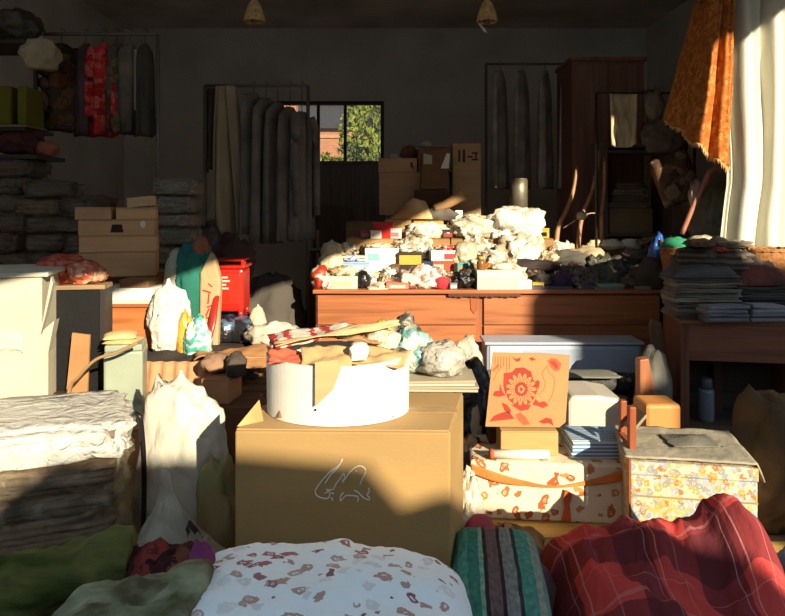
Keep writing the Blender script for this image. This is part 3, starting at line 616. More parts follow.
# ---- more small goods filling the gaps of the heap: label, kind, px, Y, z, rx, ry, h, colour, second colour
WB = (250, 240, 220)
fill = [
 ('ivory cloth crumpled on the cream flat box', 'cloth', 342, 5.12, T+.097, .11, .07, .07, (246, 228, 190), (196, 160, 116)),
 ('white plastic crumple with grey folds between the pale blue box and teal carton', 'bag', 366, 5.24, T, .07, .06, .14, WB, (150, 140, 128)),
 ('tan and white crumpled wrapper in front of the black and yellow box', 'wrapper', 402, 5.2, T, .09, .06, .10, (240, 222, 186), (156, 120, 84)),
 ('white bag with brown contents left of the black bag', 'bag', 444, 5.22, T, .08, .06, .13, WB, (140, 106, 76)),
 ('small dark green bottle shaped pouch behind the bright red cloth', 'pouch', 432, 5.24, T, .04, .04, .15, (56, 66, 44), None),
 ('pale pink wrapper on top of the crumpled white and red bag', 'wrapper', 420, 5.14, T+.12, .07, .05, .045, (240, 200, 186), (250, 236, 220)),
 ('striped cream rag beside the black bag', 'rag', 472, 5.24, T, .06, .05, .17, (232, 210, 166), (120, 96, 70)),
 ('grey clear bag between the black bag and the glass jar', 'bag', 470, 5.16, T, .05, .05, .15, (200, 190, 166), (110, 100, 84)),
 ('white wrapper with blue marks on the pale blue box', 'wrapper', 352, 5.34, TB+.086, .10, .06, .05, (240, 240, 240), (140, 160, 196)),
 ('brown paper crumple on the top left of the heap beside the ivory bag', 'paper', 348, 5.55, TB, .08, .07, .14, (206, 170, 120), (246, 226, 190)),
 ('tan striped rag on top of the teal print carton', 'rag', 378, 5.42, TB+.191, .11, .07, .035, (220, 190, 140), (250, 240, 220)),
 ('white crumple lying on the black and yellow box', 'bag', 408, 5.38, TB+.161, .09, .06, .07, WB, (190, 170, 140)),
 ('red and cream wrapper on the white and red box', 'wrapper', 446, 5.42, TB+.172, .09, .05, .04, (246, 220, 200), (200, 50, 44)),
 ('amber wrapper beside the clear lumpy bag', 'wrapper', 456, 5.36, TB, .04, .04, .11, (206, 150, 80), (246, 226, 180)),
 ('white and grey bag on top of the red striped packet', 'bag', 487, 5.42, TB+.093, .10, .06, .08, WB, (160, 146, 120)),
 ('brown patched bag between the round white bag and the red box', 'bag', 452, 5.56, TB, .07, .06, .2, (230, 214, 180), (136, 104, 72)),
 ('small orange wrapper on the cream shoe box lid', 'wrapper', 489, 5.14, T+.146, .04, .04, .045, (230, 140, 70), None),
 ('cream crumple on the shoe box behind the white paper twist', 'paper', 508, 5.16, T+.146, .07, .05, .06, (244, 226, 184), (180, 150, 110)),
 ('white bag slumped over the small white box with grey end', 'bag', 516, 5.2, T, .08, .07, .17, WB, (176, 160, 132)),
 ('tan wrapped bundle under the square white sack front', 'bundle', 541, 5.5, TB, .10, .08, .15, (226, 200, 150), (150, 116, 80)),
 ('dark brown open pouch below the spilling white bag', 'pouch', 533, 5.27, T, .10, .05, .13, (74, 56, 44), (120, 96, 70)),
 ('cream rag hanging over the dark red rolled bundle', 'rag', 548, 5.42, TB, .09, .07, .16, (240, 220, 180), (170, 140, 100)),
 ('white sunlit crumple right of the square white sack', 'bag', 556, 5.72, T, .11, .09, .36, WB, (210, 180, 140)),
 ('light brown sunlit wrapper behind the grey green lump', 'wrapper', 568, 5.75, T, .09, .08, .30, (226, 190, 136), (250, 236, 206)),
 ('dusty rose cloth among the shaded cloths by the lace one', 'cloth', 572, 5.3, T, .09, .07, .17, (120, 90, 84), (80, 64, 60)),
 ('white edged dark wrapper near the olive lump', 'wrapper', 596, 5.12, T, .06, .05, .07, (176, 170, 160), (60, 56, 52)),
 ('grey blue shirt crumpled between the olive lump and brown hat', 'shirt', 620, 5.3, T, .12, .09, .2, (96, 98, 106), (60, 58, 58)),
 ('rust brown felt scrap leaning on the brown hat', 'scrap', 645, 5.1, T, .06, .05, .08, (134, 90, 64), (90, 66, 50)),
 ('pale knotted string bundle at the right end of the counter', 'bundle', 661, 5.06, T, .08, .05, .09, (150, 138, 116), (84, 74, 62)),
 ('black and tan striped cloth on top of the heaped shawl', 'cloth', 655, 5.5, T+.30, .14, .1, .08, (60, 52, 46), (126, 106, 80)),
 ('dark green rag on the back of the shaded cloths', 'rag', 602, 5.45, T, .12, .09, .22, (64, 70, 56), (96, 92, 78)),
 ('cream crumple at the very left edge of the heap top', 'paper', 326, 5.4, T, .07, .06, .2, (244, 228, 190), (190, 160, 120)),
 ('white and red small sachet leaning on the red packet', 'sachet', 327, 5.04, T, .04, .03, .06, (250, 240, 226), (206, 60, 50)),
 ('grey white crumple at the counter edge below the teal carton', 'wrapper', 388, 5.26, T, .07, .05, .13, WB, (130, 116, 100)),
]
for i, (lb, kind, px, Y, z, rx, ry, h, c, c2) in enumerate(fill):
    m = plastic(c, 0, 1, .35, 11, c2)
    bag(lb, (X(px, Y), Y, z), rx, ry, h/1.75, m, 400+i*3, {'bag': 'plastic_bag', 'cloth': 'crumpled_cloth', 'paper': 'crumpled_paper'}.get(kind, 'crumpled_'+kind), kind, amp=.34, freq=2.2, ridge=.45, rfreq=3.6, sub=3 if rx < .07 else 4, knot=.03 if kind == 'bag' else 0)
rnd = random.Random(77)
fl = [('red', (206, 44, 40)), ('blue', (84, 120, 180)), ('yellow', (236, 196, 80)), ('white', (248, 244, 232)), ('teal', (80, 160, 156)), ('brown', (130, 90, 60)), ('black', (36, 32, 32)), ('pink', (226, 150, 150)), ('orange', (224, 130, 60)), ('grey', (140, 134, 126))]
spots = [(334, 5.2, T, 'at the left end behind the cream flat box'), (372, 5.16, T, 'behind the black soft pouch'), (411, 5.06, T, 'before the white and red printed bag'), (452, 5.05, T, 'right of the bright red cloth bundle'), (538, 5.05, T, 'right of the small white box with grey end'),
         (396, 5.3, TB, 'left of the black and yellow box'), (420, 5.3, TB, 'between the yellow striped and navy boxes'), (434, 5.3, TB+.0, 'before the red orange box'), (462, 5.28, TB, 'before the clear lumpy bag'), (500, 5.3, T+.147, 'at the back of the shoe box'),
         (365, 5.66, TK, 'left of the bright red box on the tan carton'), (396, 5.6, TK, 'right of the bright red box'), (446, 5.66, TK, 'between the long and the round white bags'), (496, 5.6, TK, 'between the round white bag and the square sack'), (543, 5.66, TK, 'right of the square white sack')]
for i, (px, Y, z, where) in enumerate(spots):
    cn, c = fl[(i*3) % 10]; cn2, c2 = fl[(i*3+4) % 10]
    pack('small %s and %s packet %s' % (cn, cn2, where), 'small_packet', 'packet', (X(px, Y), Y, z), rnd.uniform(.06, .11), rnd.uniform(.04, .07), rnd.uniform(.04, .09), c, c2, rnd.uniform(-.5, .5), None, (.1, .9, .25, .7))

rnd = random.Random(5)
cp = [((250, 240, 216), (176, 150, 116)), ((244, 226, 186), (150, 116, 84)), ((226, 196, 150), (130, 96, 66)), ((250, 246, 236), (150, 146, 140))]
for i in range(46):     # crumpled wrappers wedged between the bigger things
    px = 322+(i*37) % 238; tier = i % 3
    Y, z = ((5.17, T), (5.50, TB-.0), (5.58, TB+.1))[tier]
    if tier == 1: Y, z = 5.50, T+.02+.12*rnd.random()
    if tier == 2: Y, z = 5.56, T+.16+.10*rnd.random()
    c, c2_ = cp[i % 4]; r = rnd.uniform(.045, .085)
    o = obj('crumpled_wrapper', blob_bm(r, r*.7, r*rnd.uniform(.6, .95), i*1.7, amp=.5, freq=2.8, ridge=.5, rfreq=5, sub=3), plastic(c, 0, 1, .35, 14, c2_), None, (X(px, Y), Y, z), (0, 0, rnd.uniform(0, 6)))
    tag(o, 'small crumpled pale wrapper wedged among the bags of the sunlit counter heap', 'wrapper', 'crumpled wrappers wedged in the counter heap')
# ================================================================== left side
# --- big cream box with torn paper
def cream():
    Y = 3.0; x0, x1 = X(-70, Y), X(48, Y); z1 = Z(271, Y)
    t = thing('tall_carton', 'tall cream painted carton with torn paper, standing at the left edge', 'box', ((x0+x1)/2-.04, Y+.10, 0), .22)
    w = x1-x0; mc = plain((214, 206, 180), .85, .08, 3, 40, .15, .2)
    b = NB(); box(b, -w/2, w/2, -.22, .22, 0, z1-.02); obj('body', b, mc, t, bevel=.006)
    b = NB(); box(b, -w/2-.012, w/2+.03, -.235, .235, z1-.02, z1); obj('lid', b, plain((226, 218, 194), .85, .06), t, bevel=.004)
    b = NB(); vprism(b, [(w/2-.002, z1-.28), (w/2+.042, z1-.02), (w/2+.05, z1-.05), (w/2+.02, z1-.19)], -.235, -.20); obj('torn_flap', b, mc, t)
    b = NB(); vprism(b, [(w/2, .30), (w/2+.028, .34), (w/2+.03, z1-.36), (w/2+.055, z1-.22), (w/2+.01, z1-.26), (w/2, z1-.30)], -.232, -.15); obj('edge_strip', b, mc, t)
    b = NB()
    grid(b, 30, 10, lambda u, v: (-w/2+u*w*.86, -.2215-.008*abs(fb(u*6, v*3, 2)), z1-.235-.1*v*(1+.5*fb(u*4, 1, 3))-.03*u))
    obj('paper_band', b, plain((222, 214, 190), .7, .05, 3, 20, .5), t, solid=.002)
cream()
# --- dark open cabinet
Y = 3.35; x0, x1 = X(56, 3.2), X(104.5, 3.2); z1 = Z(285, 3.2)
t = thing('black_cabinet', 'black fronted cabinet between the cream carton and the wooden chest', 'cabinet', ((x0+x1)/2-.02, 3.25, 0), .16); t.scale = (1, .35, 1); w = x1-x0
dkc = wood((48, 40, 33), 2)
for s in (-1, 1):
    b = NB(); box(b, s*w/2-.012, s*w/2+.012, -.2, .2, 0, z1-.02); obj('side_panel', b, dkc, t)
b = NB(); box(b, -w/2+.012, w/2-.012, .18, .2, 0, z1-.02); obj('back_panel', b, dkc, t)
b = NB(); box(b, -w/2+.014, w/2-.014, -.2, -.185, .04, z1-.024); obj('door', b, plain((15, 13, 12), .6, .2, 4, 30, .1), t)
b = NB(); box(b, -w/2-.012, w/2+.012, -.205, .2, z1-.02, z1); obj('top', b, wood((170, 140, 104)), t)
for zz in (.06, .5):
    b = NB(); box(b, -w/2+.013, w/2-.013, -.18, .178, zz, zz+.018); obj('shelf', b, dkc, t)
ct = (x0+x1)/2
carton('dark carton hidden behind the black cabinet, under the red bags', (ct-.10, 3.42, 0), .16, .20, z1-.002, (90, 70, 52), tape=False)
netm = plastic((196, 48, 34), 0, .9, .35, 14, (222, 120, 84))
bag('red netted bag lying on the dark cabinet beside the cream carton', (ct-.15, 3.33, z1), .15, .13, .075, netm, 101, 'net_bag', sub=4, ridge=.3)
bag('pinkish red plastic bag on the right of the dark cabinet top', (ct-.01, 3.28, z1), .10, .09, .06, plastic((224, 110, 80), 0, .9, .3, 10, (240, 190, 150)), 102, sub=4)
b = NB(); vprism(b, [(-.05, 0), (.05, 0), (.062, .29), (-.02, .30)], -.006, .006); tag(obj('cardboard_offcut', b, card((196, 140, 92)), None, (X(76, 3.05), 3.06, Z(397, 3.05)-.0), (.0, 0, 0)), 'orange brown cardboard strip standing in front of the dark cabinet', 'cardboard')
tag(obj('wooden_stool', (lambda b: (box(b, -.14, .14, -.1, .1, Z(397, 3.05)-.03, Z(397, 3.05)), [box(b, sx*.12-.015, sx*.12+.015, sy*.08-.015, sy*.08+.015, 0, Z(397, 3.05)-.03) for sx in (-1, 1) for sy in (-1, 1)], b)[2])(NB()), wood((90, 66, 44)), None, (X(76, 3.05), 3.05, 0)), 'low wooden stool in front of the dark cabinet', 'stool')
b = NB(); tube(b, [(X(60, 2.85), 2.86, 0), (X(64, 2.85), 2.86, .4), (X(69, 2.85), 2.85, Z(393, 2.85)), (X(80, 2.85), 2.84, Z(376, 2.85)), (X(97, 2.85), 2.84, Z(359, 2.85)), (X(118, 2.85), 2.85, Z(352, 2.85)), (X(137, 2.85), 2.86, Z(343, 2.85))], .012, 8, smoothn=6, flat=.6)
tag(obj('bent_strap', b, card((176, 140, 96))), 'curved tan strap bending over the pale green tin', 'strap')
# --- pale green tin with papers
t = thing('green_tin', 'pale green square tin box with torn papers on top, left side', 'tin', (X(119, 3.0), 3.08, 0), .25); w = W(37, 3.0); zt = Z(345, 3.0)
gm = plain((168, 176, 152), .45, .1, 4, 20, .15, .5)
b = NB(); box(b, -w/2, w/2, -.09, .09, 0, zt-.03); obj('body', b, gm, t, bevel=.012)
b = NB(); box(b, -w/2+.004, w/2-.004, -.086, .086, zt-.03, zt); obj('lid', b, gm, t, bevel=.006)
for k, (dx, dz, c, lb) in enumerate(((-.02, 0, (226, 190, 130), 'lower tan torn paper lying on the pale green tin'), (-.035, .022, (244, 214, 150), 'upper cream torn paper lying on the pale green tin'), )):
    heap(lb, (X(121, 3.0)+dx, 3.08, zt+dz), .15, .15, .022, paint(c, .8), 103+k, 'torn_paper', 'paper', nx=18, ny=16, rz=.3*k)
# --- wooden chest and cartons
Y = 3.8; yf = 3.7
t = thing('wooden_chest', 'orange brown wooden chest under a white flat box, left side', 'chest', (X(118, yf), 3.95, 0), .0); w = W(80, yf); zc = Z(304, yf)
b = NB(); box(b, -w/2, w/2, -.24, .26, .0, zc-.02); obj('carcass', b, wood((190, 112, 60)), t, bevel=.004)
b = NB(); box(b, -w/2-.008, w/2+.008, -.256, .264, zc-.02, zc); obj('top', b, wood((170, 96, 50)), t, bevel=.004)
for zz in (.03, .33, .62):
    b = NB(); box(b, -w/2+.02, w/2-.02, -.255, -.24, zz, min(zz+.27, zc-.04)); d = obj('drawer', b, wood((204, 122, 66)), t, bevel=.004)
    b = NB(); box(b, -.05, .05, -.262, -.2545, zz+.13, zz+.145); obj('handle', b, wood((120, 70, 40)), d)
pack('white flat box on the wooden chest under the brown cartons', 'flat_box', 'box', (X(122, yf), 3.82, zc+.001), W(62, yf), .24, W(16, yf)-.002, (250, 244, 228), (226, 214, 190), 0, None, (0, 1, .0, .3))
carton('brown carton at the back of the wooden chest, behind the white flat box', (X(116, 3.9), 4.06, zc+.001), .44, .2, W(24, 3.7), (150, 108, 68), tape=False)
pack('small dark tan carton on the white flat box, partly shadowed', 'small_box', 'box', (X(133, yf), 3.80, zc+W(16, yf)), W(29, yf), .18, W(8, yf), (150, 108, 70), None)
zb = Z(280, 3.75); Yc = 3.97; hc = W(16.6, 3.75)
zcur = zc+W(24, 3.7)+.002
lab = ['bottom carton of the brown stack with paper scraps on it', 'second carton from the bottom of the brown stack', 'third carton from the bottom of the brown stack, with a printed stamp']
hs = [Z(253, 3.75)-zcur, hc, hc]
cur = zcur
mk = [None, None, ((.50, .45, .06, .035), (.5, .3, .07, .02), (.47, .62, .03, .015), (.53, .62, .03, .015))]
for i in range(3):
    carton(lab[i], (X(104+(i % 2), 3.75), Yc, cur), W(75-i, 3.75), .26, hs[i]-.001, [(218, 170, 122), (230, 180, 130), (224, 176, 126)][i], [.28, .292, .27][i], tape=(i == 1), marks=mk[i]); cur += hs[i]
carton('top left short carton of the brown stack', (X(83, 3.75)+.0, Yc-.05, cur), W(34, 3.75), .24, W(12.5, 3.75), (214, 166, 120), .28, tape=False)
carton('top right carton of the brown stack with a white sticker', (X(121.5, 3.75), Yc+.02, cur), W(38, 3.75), .24, W(12, 3.75), (228, 180, 130), .28, tape=False)
b = NB(); cbox(b, (0, 0, W(5, 3.75)), (W(23, 3.75), .12, W(10, 3.75)), 0, (0, -.1, 0)); tag(obj('cardboard_offcut', b, card((236, 192, 142)), None, (X(127, 3.75), Yc, cur+W(12, 3.75)+.006)), 'small tan cardboard piece standing on the top right carton', 'cardboard')
b = NB(); lathe(b, [(.013, 0), (.016, .001), (.016, .0025), (.008, .003)], 16, sy=1.5); tag(obj('white_sticker', b, paint((248, 240, 214)), None, (X(134, 3.75), Yc-.085, Z(225, 3.75)), (PI/2, 0, .27)), 'round white sticker on the third brown carton', 'sticker')
# --- dark table with dark textile stacks at the far left
t = thing('goods_table', 'dark low table under the stacked plastic wrapped textiles, left side', 'table', (-2.2, 4.75, 0))
b = NB(); box(b, -1.5, 1.1, -.42, .5, .88, .92); obj('tabletop', b, wood((60, 48, 38)), t)
for q in (-1.42, 1.02):
    for r in (-.36, .44):
        b = NB(); box(b, q-.03, q+.03, r-.03, r+.03, 0, .88); obj('leg', b, wood((60, 48, 38), 2), t)
rnd = random.Random(4)
pal = [(150, 124, 94), (74, 70, 64), (120, 96, 70), (66, 60, 56), (90, 78, 66), (110, 100, 88), (82, 66, 52)]
nm = ['bottom', 'second', 'third', 'fourth', 'fifth', 'sixth', 'seventh']
cols_ = [(18, 'far left stack', 7), (52, 'stack beside the far left one', 6), (84, 'stack just left of the brown cartons', 5)]
for ci, (px, where, n) in enumerate(cols_):
    z = .921
    for i in range(n):
        hh = rnd.uniform(.11, .15)
        wrapped('%s wrapped dark textile bundle from below in the %s' % (nm[i], where), (X(px, 4.7)+rnd.uniform(-.04, .04), 4.7+rnd.uniform(-.03, .03), z), rnd.uniform(.26, .38), .36, hh, cloth(pal[(ci*3+i) % 7]), 110+ci*10+i, rnd.uniform(-.4, .4), (150, 130, 106), .5, am=.2, group='wrapped textiles on the dark table'); z += hh+.002
# right of the cartons: bags of folded textiles
z = .921
rt = [((96, 88, 76), 'grey wrapped bundle, lowest beside the brown cartons', .16), ((120, 112, 98), 'silvery grey wrapped bundle beside the brown cartons', .135), ((104, 98, 90), 'pale grey wrapped bundle with rounded end beside the brown cartons', .125),
      ((160, 140, 104), 'cream wrapped bundle with a red patch beside the top cartons', .09), ((80, 66, 58), 'dark maroon wrapped bundle above the cream and red one', .12), ((100, 84, 70), 'topmost brown wrapped bundle right of the brown cartons', .12)]
for i, (c, lb, hh) in enumerate(rt):
    wrapped(lb, (X(174+(i % 2)*3, 4.5), 4.55, z), .30, .34, hh, cloth(c, (170, 70, 60) if i == 3 else None), 150+i, .05*(i % 3-1), (176, 166, 146), .45, group='wrapped textiles beside the brown cartons'); z += hh+.002
bag('dark wrapped lump behind the grey bundles, right of the brown cartons', (X(204, 4.75), 4.8, .921), .13, .16, .24, plastic((80, 70, 64), 0, .9), 160, 'dark_bundle', 'bundle')
bag('dark red brown cloth heap behind the red stool', (X(222, 4.6), 4.85, .921), .17, .15, .20, cloth((84, 48, 40), (60, 44, 38)), 161, 'cloth_heap', 'cloth', ridge=.3)

# --- flattened cartons heap and things standing on it
PZ = .62
rnd = random.Random(9)
z = 0
for i in range(9):
    hh = PZ/9
    cx = -1.0+rnd.uniform(-.05, .05); w = rnd.uniform(.78, .92); d = rnd.uniform(.72, .84)
    t = thing('flattened_carton', '%s flattened brown carton from the floor in the flat pile by the white bags' % ['lowest', 'second', 'third', 'fourth', 'fifth', 'sixth', 'seventh', 'eighth', 'ninth'][i], 'cardboard', (cx, 3.68+rnd.uniform(-.02, .02), z), rnd.uniform(-.06, .06), 'flattened cartons in the flat pile')
    mt = card(rnd.choice([(176, 128, 92), (166, 120, 84), (188, 140, 100)]))
    b = NB(); box(b, -w/2, w/2, -d/2, d/2, 0, hh*.45); obj('lower_panel', b, mt, t, bevel=.003)
    b = NB(); box(b, -w/2+.02, w/2-.015, -d/2+.01, d/2-.02, hh*.5, hh*.95); obj('upper_panel', b, mt, t, bevel=.003)
    z += hh
# corrugated sheet and small cartons in front of the pile
b = NB(); grid(b, 60, 6, lambda u, v: ((u-.5)*W(76, 3.2), .008*math.sin(u*38)+.05*v, v*W(46, 3.2)))
tag(obj('corrugated_sheet', b, card((206, 152, 110)), None, (X(182, 3.2), 3.16, Z(408, 3.2)), solid=.006), 'ridged brown cardboard sheet leaning behind the white plastic bag', 'cardboard')
carton('brown carton hidden low behind the white plastic bag', (X(178, 3.1), 3.0, 0), .36, .2, Z(408, 3.2)-.002, (160, 114, 76), tape=False)
carton('small brown carton right of the ridged sheet', (X(219, 3.0), 3.05, Z(402, 3.0)), W(29, 3.0), .16, W(24, 3.0), (196, 140, 96), -.15, tape=False)
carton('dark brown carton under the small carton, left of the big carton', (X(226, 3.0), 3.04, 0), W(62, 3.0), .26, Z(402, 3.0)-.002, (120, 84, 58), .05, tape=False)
for k, (px, Y, z, rx, rz, c, lb) in enumerate(((216, 3.1, Z(378, 3.0)+.002, .07, .05, (150, 106, 76), 'brown crumpled paper on the small brown carton'), (236, 3.04, Z(378, 3.0), .05, .06, (60, 46, 36), 'dark rag hanging at the right of the small brown carton'))):
    bag(lb, (X(px, Y), Y, z), rx, .06, rz, cloth(c), 170+k, 'crumpled_paper' if k == 0 else 'dark_rag', 'paper' if k == 0 else 'rag', sub=3)
def sheet(lb, px, Y, z, w, d, c, rz, seed, tilt=0, nm='cardboard_sheet'):
    b = NB(); grid(b, 20, 16, lambda u, v: ((u-.5)*w*(1+.06*fb(v*3, seed, 1)), (v-.5)*d*(1+.06*fb(u*3, seed, 4)), .035*fb(u*1.5+seed, v*1.5, 2)+.03+tilt*(u-.5)))
    return tag(obj(nm, b, card(c), None, (X(px, Y), Y, z), (0, 0, rz), solid=.006), lb, 'cardboard')
heap('black sheet painted in as shade over the flattened cartons', (X(196, 3.65), 3.62, PZ+.001), .8, .70, .075, cloth((44, 36, 30)), 31, 'painted_shade', nx=30, ny=30, fold=.5)  # dark sheet stands in for the shade lying on the pile
sheet('tan cardboard sheet on the black shade sheet below the red stool', 232, 3.45, PZ+.07, .36, .3, (200, 146, 96), .2, 3)
sheet('orange brown cardboard sheet reaching from the black shade sheet to the round tub', 268, 3.35, PZ+.055, .30, .26, (206, 150, 100), -.15, 6)
bag('white knotted cloth bundle on the flat pile left of the sideboard', (X(277, 3.75), 3.75, PZ+.05), .16, .11, .085, plastic((226, 214, 190), 0, .7, .5), 33, 'white_bundle', 'bundle', ridge=.3)
bag('small white glove like rag beside the red stool', (X(258, 3.9), 3.9, PZ+.05), .05, .06, .135, cloth((226, 206, 168)), 34, 'white_rag', 'rag', knot=.03, sub=3)
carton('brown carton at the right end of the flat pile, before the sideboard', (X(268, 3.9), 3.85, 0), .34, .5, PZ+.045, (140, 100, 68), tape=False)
# standing bags on the pile
PB = PZ+.01
tz = lambda py: Z(py, 3.62)
bag('grey white tall sheet bag left of the teal cloth', (X(173, 3.75), 3.86, PB), .085, .07, (Z(254, 3.8)-PB)/1.75, plastic((176, 172, 150), 0, .5), 40, 'sheet_bag', sq=.6, amp=.1, ridge=.1)
bag('teal green cloth hanging over standing bags', (X(196, 3.8), 3.84, PB), .11, .07, (Z(248, 3.8)-PB)/1.75, cloth((26, 126, 100), (20, 96, 84)), 41, 'teal_cloth', 'cloth', sq=.7, amp=.2, lean=-.08)
bag('bright sunlit white plastic bag below the brown cartons', (X(166, 3.6), 3.64, PB), .105, .075, (Z(272, 3.62)-PB)/1.75-.03, plastic((254, 248, 230), 0, .9), 42, knot=.07, amp=.3)
bag('yellow cloth strip bag between the white bags', (X(184, 3.58), 3.60, PB), .045, .05, (Z(312, 3.6)-PB)/1.75, plastic((244, 186, 70), 0, .5), 43, 'yellow_bag', sub=3)
bag('small white and teal plastic bag at the foot of the teal cloth', (X(199, 3.58), 3.56, PB), .075, .05, (Z(318, 3.6)-PB)/1.75, plastic((244, 246, 236), 0, .9, .3, 9, (90, 190, 170)), 44)
t = thing('printed_paper_sack', 'cream paper sack with red brush characters beside the teal cloth', 'sack', (X(209, 3.76), 3.78, PB)); hs_ = Z(252, 3.75)-PB
b = NB(); vprism(b, [(-.06, 0), (.05, 0), (.068, hs_*.72), (.04, hs_*.92), (.01, hs_), (-.05, hs_*.8)], -.03, .03); obj('body', b, plain((196, 168, 124), .8, .1, 5, 20, .4), t, bevel=.012)
b = NB()
for (x_, z_, w_, h_, r_) in ((-.01, .62, .05, .008, .3), (.0, .55, .008, .06, .1), (.012, .48, .045, .008, -.3), (-.005, .42, .008, .05, .4), (.01, .36, .05, .008, .2), (-.015, .3, .03, .008, -.5), (.02, .24, .008, .05, .2), (0, .2, .045, .008, 0), (.01, .68, .03, .007, .7)):
    cbox(b, (x_, -.0312, hs_*z_), (w_, .002, h_), 0, (0, r_, 0))
obj('red_lettering', b, paint((196, 40, 40)), t)
bag('red and green rag tucked on top of the cream sack', (X(199, 3.8), 3.84, PB+.55), .045, .05, .075, cloth((206, 62, 50), (70, 120, 70)), 46, 'bright_rag', 'rag', sub=3)
heap('blue and dark printed plastic pack under the red stool', (X(230, 3.92), 3.95, PZ+.076), .36, .30, .13, plastic((90, 120, 150), 0, .7, .3, 7, (38, 36, 40)), 47, 'printed_pack', 'packet', p=6, edge=.3, fold=.12)
# red stool with a panel
t = thing('red_plastic_stool', 'glossy red plastic stool with white lettering on its panel', 'stool', (X(231, 3.98), 4.0, PZ+.20)); zs = Z(259, 3.95)-(PZ+.20)
rm = paint((206, 40, 28), .25); w = W(30, 3.9)
b = NB(); prism(b, [(-w/2, -.09), (w/2, -.09), (w/2, .11), (-w/2, .11)], .035, zs-.055); obj('body', b, rm, t, bevel=.02)
b = NB(); box(b, -w/2-.008, w/2+.008, -.1, .12, zs-.055, zs-.035); box(b, -w/2, w/2, -.09, .11, zs-.012, zs); obj('seat', b, rm, t, bevel=.005)
for s in (-1, 1):
    b = NB(); box(b, s*w/2-.012, s*w/2+.012, -.09, -.07, zs-.036, zs-.01); obj('post', b, rm, t)
b = NB(); box(b, -w/2+.03, w/2-.02, -.097, -.088, .08, zs-.085); pn = obj('front_panel', b, paint((224, 52, 36), .2), t, bevel=.006)
b = NB()
for k, wl in enumerate((.05, .062, .04, .055)): box(b, -w/2+.04, -w/2+.04+wl, -.0985, -.0965, .24-.022*k, .25-.022*k)
obj('white_lettering', b, paint((250, 226, 206)), pn)
for (a, c_) in ((-1, -1), (1, -1), (-1, 1), (1, 1)):
    b = NB(); tube(b, [(a*(w/2-.02), c_*.08, .05), (a*(w/2-.012), c_*.085, 0)], .016, 8); obj('leg', b, rm, t)
b = NB(); tube(b, [(X(217, 3.75), 3.80, PB+.46), (X(212, 3.7), 3.71, PB+.20), (X(204, 3.65), 3.62, PB+.015)], lambda q: .018+.012*q, 8, flat=.5)
tag(obj('red_strap', b, paint((200, 44, 36), .3)), 'slanting red plastic leg piece leaning left of the red stool', 'plastic piece')

# --- hanging things at the upper left
def rail(name, label, xa, xb, Y, z, z0=0):
    t = thing(name, label, 'clothes rail', ((xa+xb)/2, Y, 0)); h = (xb-xa)/2; mt = plain((120, 110, 96), .5, .1, 5, 20, .1, .5, .2)
    b = NB(); tube(b, [(-h, 0, z), (h, 0, z)], .014, 8); obj('bar', b, mt, t)
    for s in (-1, 1):
        b = NB(); tube(b, [(s*h, 0, z0), (s*h, 0, z)], .016, 8); obj('post', b, mt, t)
def garment(label, loc, w, h, m, seed, name='hanging_jacket', cat='jacket', sleeves=True, rz=0, depth=.07, flare=1.05, hook=.10, group=None):
    """coat on a wire hanger; origin at the hanger hook"""
    t = thing(name, label, cat, loc, rz, group)
    b = NB(); rings = []; N = 28; K = 12
    for i in range(K+1):
        v = i/K
        ww_ = w*.5*(.30+.70*min(1, (v/.10))**.6 if v < .10 else 1)*(1+(flare-1)*v)
        dd = depth*(.55+.45*min(1, v*4))
        z = -hook-.01-h*v-(0 if v > .1 else -.0)
        rings.append([b.verts.new((ww_*math.cos(a)*(1+.05*fb(a*2+seed, v*3, 1)), dd*math.sin(a)+.022*math.sin(a*5+seed*2+v)*v*1.4, z+.01*math.sin(a*3+seed)*v)) for a in [2*PI*k/N for k in range(N)]])
    for i in range(K):
        for k in range(N): f = b.faces.new((rings[i][k], rings[i][(k+1) % N], rings[i+1][(k+1) % N], rings[i+1][k])); f.smooth = True
    b.faces.new(rings[0]); b.faces.new(rings[-1][::-1]); obj('coat_body', b, m, t)
    if sleeves:
        for s in (-1, 1):
            b = NB(); tube(b, [(s*w*.36, -.01, -hook-.05), (s*w*.47, -.03, -hook-.16), (s*w*.50, -.04, -hook-h*.45), (s*w*.47, -.05, -hook-h*.82)], lambda q: .045-.012*q, 10, smoothn=4); obj('sleeve', b, m, t)
    b = NB(); tube(b, [(0, 0, -hook-.02), (0, 0, -.03), (.018, 0, -.004), (.012, 0, .02), (-.012, 0, .019)], .0035, 6, smoothn=4); tube(b, [(-w*.4, 0, -hook-.045), (0, 0, -hook-.015), (w*.4, 0, -hook-.045)], .0035, 6)
    obj('hanger', b, plain((90, 84, 76), .4, .1, 5, 20, .1, .5, .6), t)
    return t
YL = 4.95
zr = Z(34, YL)
rail('clothes_rail', 'dark metal clothes rail holding jackets at the upper left', -3.4, X(158, YL), YL, zr, .921)
gs = [('brown and rust camouflage jacket hanging left of the red one', 62, .25, .66, floral((86, 66, 48), ((110, 66, 44), (58, 50, 36), (126, 90, 60)), 9, .8), .04),
      ('dark maroon garment hanging behind the left of the red jacket', 86, .15, .70, cloth((78, 50, 46)), .03),
      ('bright red patterned jacket hanging in the middle of the upper left rail', 104, .185, .70, floral((224, 64, 58), ((176, 44, 44), (230, 110, 96)), 18, .6), 0),
      ('green grey patterned jacket just right of the red one', 117, .16, .68, floral((88, 84, 62), ((150, 70, 60), (120, 116, 90)), 14, .7), .02),
      ('black jacket with a pale vertical stripe hanging on the upper left rail', 130, .17, .68, cloth((84, 74, 60), (120, 104, 84)), 0),
      ('dark olive jacket at the right end of the upper left rail', 145, .13, .70, cloth((64, 56, 46)), .02)]
